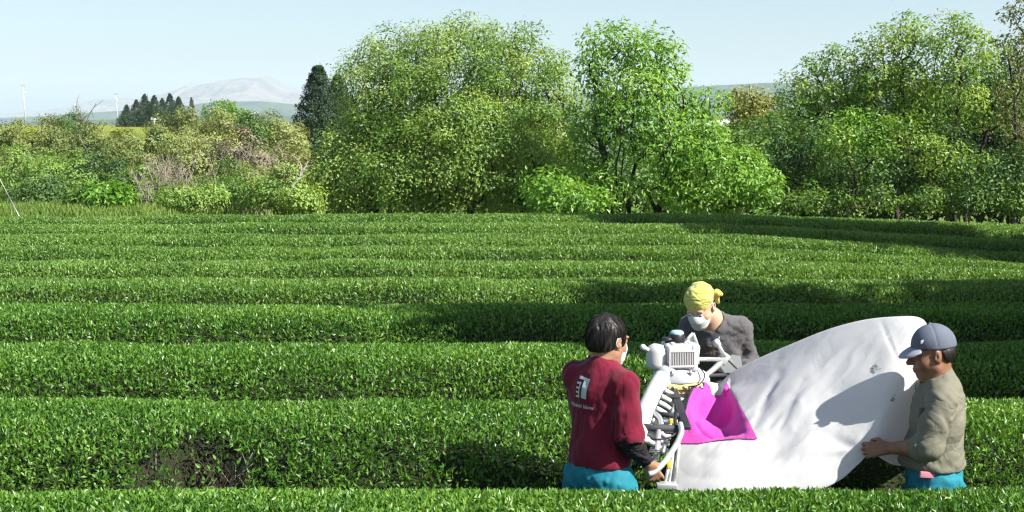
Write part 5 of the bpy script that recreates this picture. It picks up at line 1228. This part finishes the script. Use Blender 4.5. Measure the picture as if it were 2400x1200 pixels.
# rails, guard, blade
g0, g1 = at(1603, 914, 7.12), at(1583, 1003, 6.56)
MB().box((g0+g1)/2, (.040, np.linalg.norm(g1-g0), .020), rot_to(np.cross(norm(g1-g0), V3(1, 0, 0))*-1, (1, 0, 0)), .004).build('bag_rail', M_BLACKP, mc)
MB().tube([g0+V3(-.035, 0, -.012), g1+V3(-.030, 0, -.010)], .009, 8).build('rail_tube', M_ALU, mc)
b0, b1 = at(1574, 930, 7.10), at(1552, 1110, 6.32); b0[2] = b1[2] = base[2]+.035
bl = MB().tube([b0, b1], .012, 8).build('cutter_bar', M_STEEL, mc)
for i in range(22):
    p = lerp(b0, b1, (i+.5)/22); m = MB(); m.add([p+V3(-.01, -.012, .004), p+V3(-.01, .012, .004), p+V3(-.065, .003, .004), p+V3(-.065, -.003, .004), p+V3(-.01, -.012, -.002), p+V3(-.01, .012, -.002), p+V3(-.065, .003, -.002), p+V3(-.065, -.003, -.002)], [[0, 1, 2, 3], [7, 6, 5, 4], [0, 3, 7, 4], [1, 5, 6, 2], [3, 2, 6, 7]]); m.build('cutter_tooth', M_STEEL, bl, smooth=False)
MB().tube([at(1545, 971, 6.72), at(1591, 974, 6.70)], .013, 10).build('cross_tube', M_RUBBER, mc)
MB().tube([at(1552, 988, 6.64), at(1588, 988, 6.64)], .010, 10).build('cross_tube', M_ALU, mc)
m = MB(); m.tube([at(1492, 998, 6.50), at(1530, 1003, 6.49), at(1592, 1004, 6.49)], .0165, 14); m.build('handle_grip', M_RUBBER, mc)
MB().box(at(1586, 1008, 6.50), (.03, .03, .05), None, .006).build('clamp', M_BLACKP, mc)
MB().tube(spline([at(1583, 966, 6.58), at(1582, 985, 6.52), at(1584, 1002, 6.48)], 5), .009, 8).build('lever', M_BLACKP, mc)
MB().box(at(1575, 987, 6.63), (.026, .02, .022), None, .003).build('sticker', M_YELP, mc)
MB().tube(spline([at(1594, 992, 6.48), at(1597, 1012, 6.44), at(1587, 1038, 6.38), at(1572, 1062, 6.31), at(1556, 1084, 6.24), at(1534, 1106, 6.20), at(1520, 1112, 6.19)], 6), .0140, 12).build('handlebar', M_ALU, mc)
MB().tube([at(1544, 1010, 6.48), at(1541, 1048, 6.40), at(1534, 1090, 6.33)], .0135, 12).build('upright_tube', M_ALU, mc)
for xa, ya, xb, yb, da, db in ((1592, 1040, 1580, 1142, 6.46, 6.40), (1578, 1060, 1566, 1142, 6.46, 6.40), (1569, 1086, 1556, 1142, 6.44, 6.40)):
    MB().tube([at(xa, ya, da), at(xb, yb, db)], .009, 8).build('side_rail', M_ALU, mc)
MB().box(at(1567, 1085, 6.43), (.022, .02, .055), ry_(-.15), .003).build('sticker', M_YELP, mc)
m = MB(); m.box(at(1562, 1138, 6.38), (.10, .06, .03), None, .006); m.build('end_skid', M_ALU, mc)
MB().tube(spline([at(1505, 1000, 6.47), at(1512, 1022, 6.44), at(1540, 1030, 6.42), at(1572, 1024, 6.43), at(1590, 1008, 6.47)], 8), .0045, 6).build('throttle_cable', M_BLACKP, mc)
MB().tube(spline([E3(.02, -.12, -.15), E3(.08, -.16, -.13), E3(.12, -.12, -.09), E3(.11, -.06, -.06)], 8), .0035, 6).build('throttle_cable', M_BLACKP, mc)
MB().box(at(1566, 930, 7.02), (.12, .10, .03), None, .005).build('gear_case', M_BLACKP, mc)
# far side handles
MB().tube([at(1636, 842, 7.40), at(1692, 842, 7.62)], .0125, 10).build('far_handlebar', M_ALU, mc)
MB().tube([at(1644, 888, 7.34), at(1672, 866, 7.5), at(1690, 849, 7.62)], [.013, .016, .018], 10).build('far_support', M_ALU, mc)
MB().box(at(1696, 840, 7.62), (.05, .05, .065), ry_(.6), .008).build('clamp', M_WHITEP, mc)
ln = MB().tube([at(1681, 806, 7.56), at(1697, 832, 7.60), at(1732, 868, 7.66)], [.013, .011, .008], 10).build('far_lever', M_ALU, mc)
MB().lathe(at(1680, 804, 7.55), [(0, .022), (.017, .020), (.021, .008), (.020, -.018), (0, -.02)], ry_(-.5), 14).build('lever_knob', M_WHITEP, ln)
m = MB(); c = at(1711, 862, 7.70); m.add([c+V3(-.065, 0, .02), c+V3(.01, 0, .075), c+V3(.06, 0, .065), c+V3(.075, 0, -.01), c+V3(.02, 0, -.05), c+V3(-.02, 0, -.045), c+V3(-.065, .01, .02), c+V3(.01, .01, .075), c+V3(.06, .01, .065), c+V3(.075, .01, -.01), c+V3(.02, .01, -.05), c+V3(-.02, .01, -.045)],
        [[0, 5, 4, 1], [1, 4, 3, 2], [6, 7, 10, 11], [7, 8, 9, 10], [0, 1, 7, 6], [1, 2, 8, 7], [2, 3, 9, 8]]); m.build('side_plate', M_GREYP, mc, smooth=False)
MB().tube([at(1640, 882, 7.5), at(1730, 877, 7.75)], .012, 8).build('rear_tube', M_RUBBER, mc)

# ------------------------------------------------------------------ the white catching bag
# stations along the bag: top, middle and bottom of the near face as (photo x, photo y, distance), far face behind it
ST = [((1640, 893, 7.24), (1604, 962, 6.88), (1572, 1150, 6.42)),
      ((1664, 895, 7.34), (1650, 1000, 6.74), (1630, 1162, 6.33)),
      ((1690, 897, 7.36), (1688, 1010, 6.66), (1685, 1166, 6.29)),
      ((1716, 872, 7.30), (1738, 1010, 6.62), (1755, 1168, 6.27)),
      ((1770, 843, 7.20), (1798, 1000, 6.58), (1825, 1166, 6.27)),
      ((1850, 808, 7.07), (1872, 980, 6.53), (1895, 1158, 6.28)),
      ((1940, 772, 6.93), (1955, 955, 6.53), (1965, 1128, 6.30)),
      ((2022, 750, 6.82), (2028, 925, 6.50), (2012, 1088, 6.32)),
      ((2095, 742, 6.72), (2085, 900, 6.48), (2042, 1064, 6.33)),
      ((2150, 743, 6.68), (2130, 900, 6.51), (2090, 1088, 6.47)),
      ((2174, 764, 6.72), (2165, 900, 6.60), (2130, 1090, 6.62)),
      ((2180, 820, 6.78), (2184, 920, 6.72), (2165, 1070, 6.80))]
NU, NVF, NVB = 150, 110, 34
A3 = np.array([[at(*q) for q in s] for s in ST]); kk = 14
us = np.stack([spline(A3[:, j], kk) for j in range(3)], 1)
ui = np.linspace(0, len(us)-1, NU); us = np.stack([[np.interp(ui, np.arange(len(us)), us[:, j, c]) for c in range(3)] for j in range(3)], 0).transpose(2, 0, 1)
v = np.linspace(0, 1, NVF)[None, :, None]
T_, M_, B_ = us[:, None, 0], us[:, None, 1], us[:, None, 2]
front = T_*(2*(v-.5)*(v-1)) + M_*(4*v*(1-v)) + B_*(2*v*(v-.5))
endf = np.minimum(1, np.minimum(np.linspace(0, 1, NU)*7+.15, (1-np.linspace(0, 1, NU))*6))[:, None, None]
front = front + np.array([0, -.04, 0])*(np.sin(math.pi*v)**.7)*endf
vb = np.linspace(0, 1, NVB+2)[1:-1][None, :, None]
zrow = CAM_Z-1.60+.03
K1 = T_*.45+B_*.55 + np.array([0, .95, .06]); K2 = B_ + np.array([0, .28, .02])
back = B_*(1-vb)**3 + 3*K2*vb*(1-vb)**2 + 3*K1*vb**2*(1-vb) + T_*vb**3
loop = np.concatenate([front, back], 1); NL = NVF+NVB
V = loop.reshape(-1, 3)
fp = front.reshape(-1, 3); qx, qy = px_of(fp)
# outward normals of the near face
du = np.gradient(front, axis=0); dv = np.gradient(front, axis=1); nrm = norm(np.cross(du, dv)).reshape(-1, 3); nrm *= np.where(nrm[:, 1:2] > 0, -1, 1)
def crease(x0, y0, x1, y1, w0, w1, dep, sharp=1.0):
    """Soft furrow in the cloth from one place to another; widths in photo pixels, depth in metres."""
    dx, dy = x1-x0, y1-y0; L2 = dx*dx+dy*dy; t = ((qx-x0)*dx+(qy-y0)*dy)/L2; tc = np.clip(t, 0, 1)
    d = np.hypot(qx-x0-tc*dx, qy-y0-tc*dy); w = w0+(w1-w0)*tc; return -dep*np.exp(-(d/w)**2*sharp)*(.35+.65*np.sin(math.pi*np.clip(tc*.9+.05, 0, 1)))
H = .013*(fbm(qx/150, qy/120, 1, 2)-.5)*2 + .007*(fbm((qx+qy*.8)/26, (qy-qx*.55)/110, 3, 3)-.5)*2
H *= .6
rdg = fbm((qx*.62+qy*.78)/44, (qx*.78-qy*.62)/190, 6, 2)-.5; H += .006*np.maximum(0, .4-6*np.abs(rdg))
for c in ((1772, 1085, 1945, 930, 26, 40, .042), (1778, 960, 1826, 872, 6, 9, .016), (1800, 1000, 1885, 895, 7, 12, .018), (1822, 1005, 1862, 930, 5, 8, .014), (1765, 1000, 1800, 940, 8, 10, .012), (2035, 1062, 1900, 1010, 6, 22, .016), (2038, 1060, 1880, 1085, 6, 20, .020),
          (2036, 1066, 1960, 1115, 6, 14, .018), (2062, 746, 2106, 850, 3, 3, .012), (2066, 746, 2180, 900, 20, 20, .008), (1700, 905, 1775, 880, 8, 22, .022), (1640, 1070, 1900, 1075, 10, 26, .012), (1600, 1120, 1900, 1120, 10, 22, .012), (1830, 880, 2000, 800, 12, 20, .014), (2060, 1060, 2130, 1062, 6, 8, .014)):
    H += .62*crease(*c)
# pocket in the coloured panel: deep on its left, ending in a sharp flap edge on the right
ex, ey = 1775-1703, 1032-900; L = math.hypot(ex, ey); tx = ((qx-1703)*ex+(qy-900)*ey)/L**2; side_ = ((qx-1703)*ey-(qy-900)*ex)/L
H += -.080*sstep(-120, -40, side_)*(1-sstep(-40, 3, side_))*sstep(-.02, .12, tx)*(1-sstep(.30, .88, tx))
H += -.065*np.exp(-(((qx-1682)/26)**2+((qy-940)/14)**2)) 
H += crease(1628, 985, 1668, 1018, 5, 9, .034) + crease(1645, 930, 1690, 958, 7, 12, .034) + crease(1690, 985, 1740, 1010, 6, 10, .03) + crease(1640, 1000, 1700, 1005, 9, 14, .02) + crease(1610, 925, 1612, 1020, 6, 8, .008) + crease(1660, 1000, 1740, 985, 8, 10, .012) + crease(1630, 905, 1628, 980, 8, 12, .012)
edge = (np.sin(math.pi*np.broadcast_to(v, (NU, NVF, 1))[..., 0]).reshape(-1))**.35
fp = fp + nrm*(H*np.minimum(1, edge*1.1))[:, None]
loop[:, :NVF] = fp.reshape(NU, NVF, 3); V = loop.reshape(-1, 3)
i, j = np.meshgrid(np.arange(NU-1), np.arange(NL), indexing='ij'); j2 = (j+1) % NL
Q = np.stack([i*NL+j, (i+1)*NL+j, (i+1)*NL+j2, i*NL+j2], -1).reshape(-1, 4)
c0, c1 = loop[0].mean(0), loop[-1].mean(0); V = np.concatenate([V, [c0, c1]]); k = np.arange(NL); k2 = (k+1) % NL; nv_ = NU*NL
Tt = np.concatenate([np.stack([np.full(NL, nv_), k, k2], -1), np.stack([np.full(NL, nv_+1), (NU-1)*NL+k2, (NU-1)*NL+k], -1)])
bg0 = at(1880, 1150, 6.9); bg0[2] = gz(bg0[0], 6.9)
bag = thing('harvest_bag', 'huge billowing white cloth bag with a magenta panel, fixed to the harvester', 'bag', bg0)
sack = mobj('sack', mesh_np('sack', V-bg0, Q, Tt, True), M_BAG, bag)
# magenta panel: faces of the near side inside its outline, lifted off the cloth
PG = np.array([(1601, 913), (1616, 902), (1634, 894), (1652, 896), (1664, 908), (1667, 926), (1690, 929), (1703, 899), (1726, 936), (1752, 982), (1776, 1031), (1730, 1030), (1680, 1035), (1640, 1041), (1592, 1041), (1594, 990)], float)
def inside(x, y):
    c = np.zeros(x.shape, bool); n = len(PG)
    for a in range(n):
        (xa, ya), (xb, yb) = PG[a], PG[(a+1) % n]; cond = ((ya > y) != (yb > y)) & (x < (xb-xa)*(y-ya)/(yb-ya+1e-9)+xa); c ^= cond
    return c
bvh = BVHTree.FromPolygons([tuple(p) for p in V[:nv_]], [tuple(int(a) for a in q) for q in Q])
gx_, gy_ = np.arange(1586, 1782, 1.6), np.arange(888, 1046, 1.6); PX, PY = np.meshgrid(gx_, gy_); ins = inside(PX, PY)
# pull the border vertices of the lattice on to the outline
seg = np.stack([PG, np.roll(PG, -1, 0)], 1)
Pp = np.stack([PX, PY], -1).reshape(-1, 2); best = np.full(len(Pp), 1e9); cl = Pp.copy()
for a, b_ in seg:
    ab = b_-a; t = np.clip(((Pp-a)@ab)/(ab@ab), 0, 1)[:, None]; q = a+t*ab; d = np.linalg.norm(Pp-q, axis=1); m = d < best; best[m] = d[m]; cl[m] = q[m]
snap = (best < 1.3) | (~ins.ravel() & (best < 1.7)); Pp = np.where(snap[:, None], cl, Pp); use = ins.ravel() | snap
o_ = Vector((0, 0, CAM_Z)); PV = np.zeros((len(Pp), 3)); okv = np.zeros(len(Pp), bool)
for n_i in np.nonzero(use)[0]:
    w = at(Pp[n_i, 0], Pp[n_i, 1], 6.0); d = (Vector([float(q) for q in w])-o_).normalized(); h = bvh.ray_cast(o_, d)
    if h[0] is not None:
        nn_ = h[1] if h[1].dot(d) < 0 else -h[1]; PV[n_i] = (h[0]+nn_*.006)[:]; okv[n_i] = True
nxg = len(gx_); QQ = grid_quads(len(gy_), nxg); QQ = QQ[okv[QQ].all(1)]
cx_ = Pp[QQ].mean(1); keepq = inside(cx_[:, 0], cx_[:, 1]); QQ = QQ[keepq][:, ::-1]
ids, inv = np.unique(QQ, return_inverse=True); pan = mobj('panel', mesh_np('panel', PV[ids]-bg0, inv.reshape(-1, 4), None, True), M_MAGENTA, bag); pan['label'] = 'magenta cloth panel with deep folds'
# mouth hem and leaf stains
hem = loop[0]; MB().tube(np.concatenate([hem[:NVF:6], hem[NVF-1:NVF]]), .008, 6).build('mouth_hem', M_BLACKP, bag)
def stain(px, py, n, w, h, seed):
    rng = np.random.default_rng(seed); m = MB()
    for _ in range(n):
        x, y = px+rng.normal()*w, py+rng.normal()*h; ww = at(x, y, 6.0); d = (Vector([float(q) for q in ww])-o_).normalized(); hh = bvh.ray_cast(o_, d)
        if hh[0] is None: continue
        nn_ = np.array((hh[1] if hh[1].dot(d) < 0 else -hh[1])[:]); p = np.array(hh[0][:])+nn_*.003; r = rng.uniform(.003, .009); R = rot_to(nn_, rand_unit(1, rng)[0]); a = np.linspace(0, 2*math.pi, 8)[:-1]
        ring = p+(np.stack([np.cos(a)*r*1.7, np.sin(a)*r*.7, 0*a], -1)*rng.uniform(.6, 1.3, (7, 1)))@R.T; m.add(np.concatenate([[p+nn_*.002], ring]), None, [[0, q+1, (q+1) % 7+1] for q in range(7)])
    o = m.build('leaf_stain', M_STAIN, bag, smooth=False); o['kind'] = 'stuff'
stain(2052, 862, 15, 9, 5, 1); stain(2092, 936, 4, 2, 6, 2)
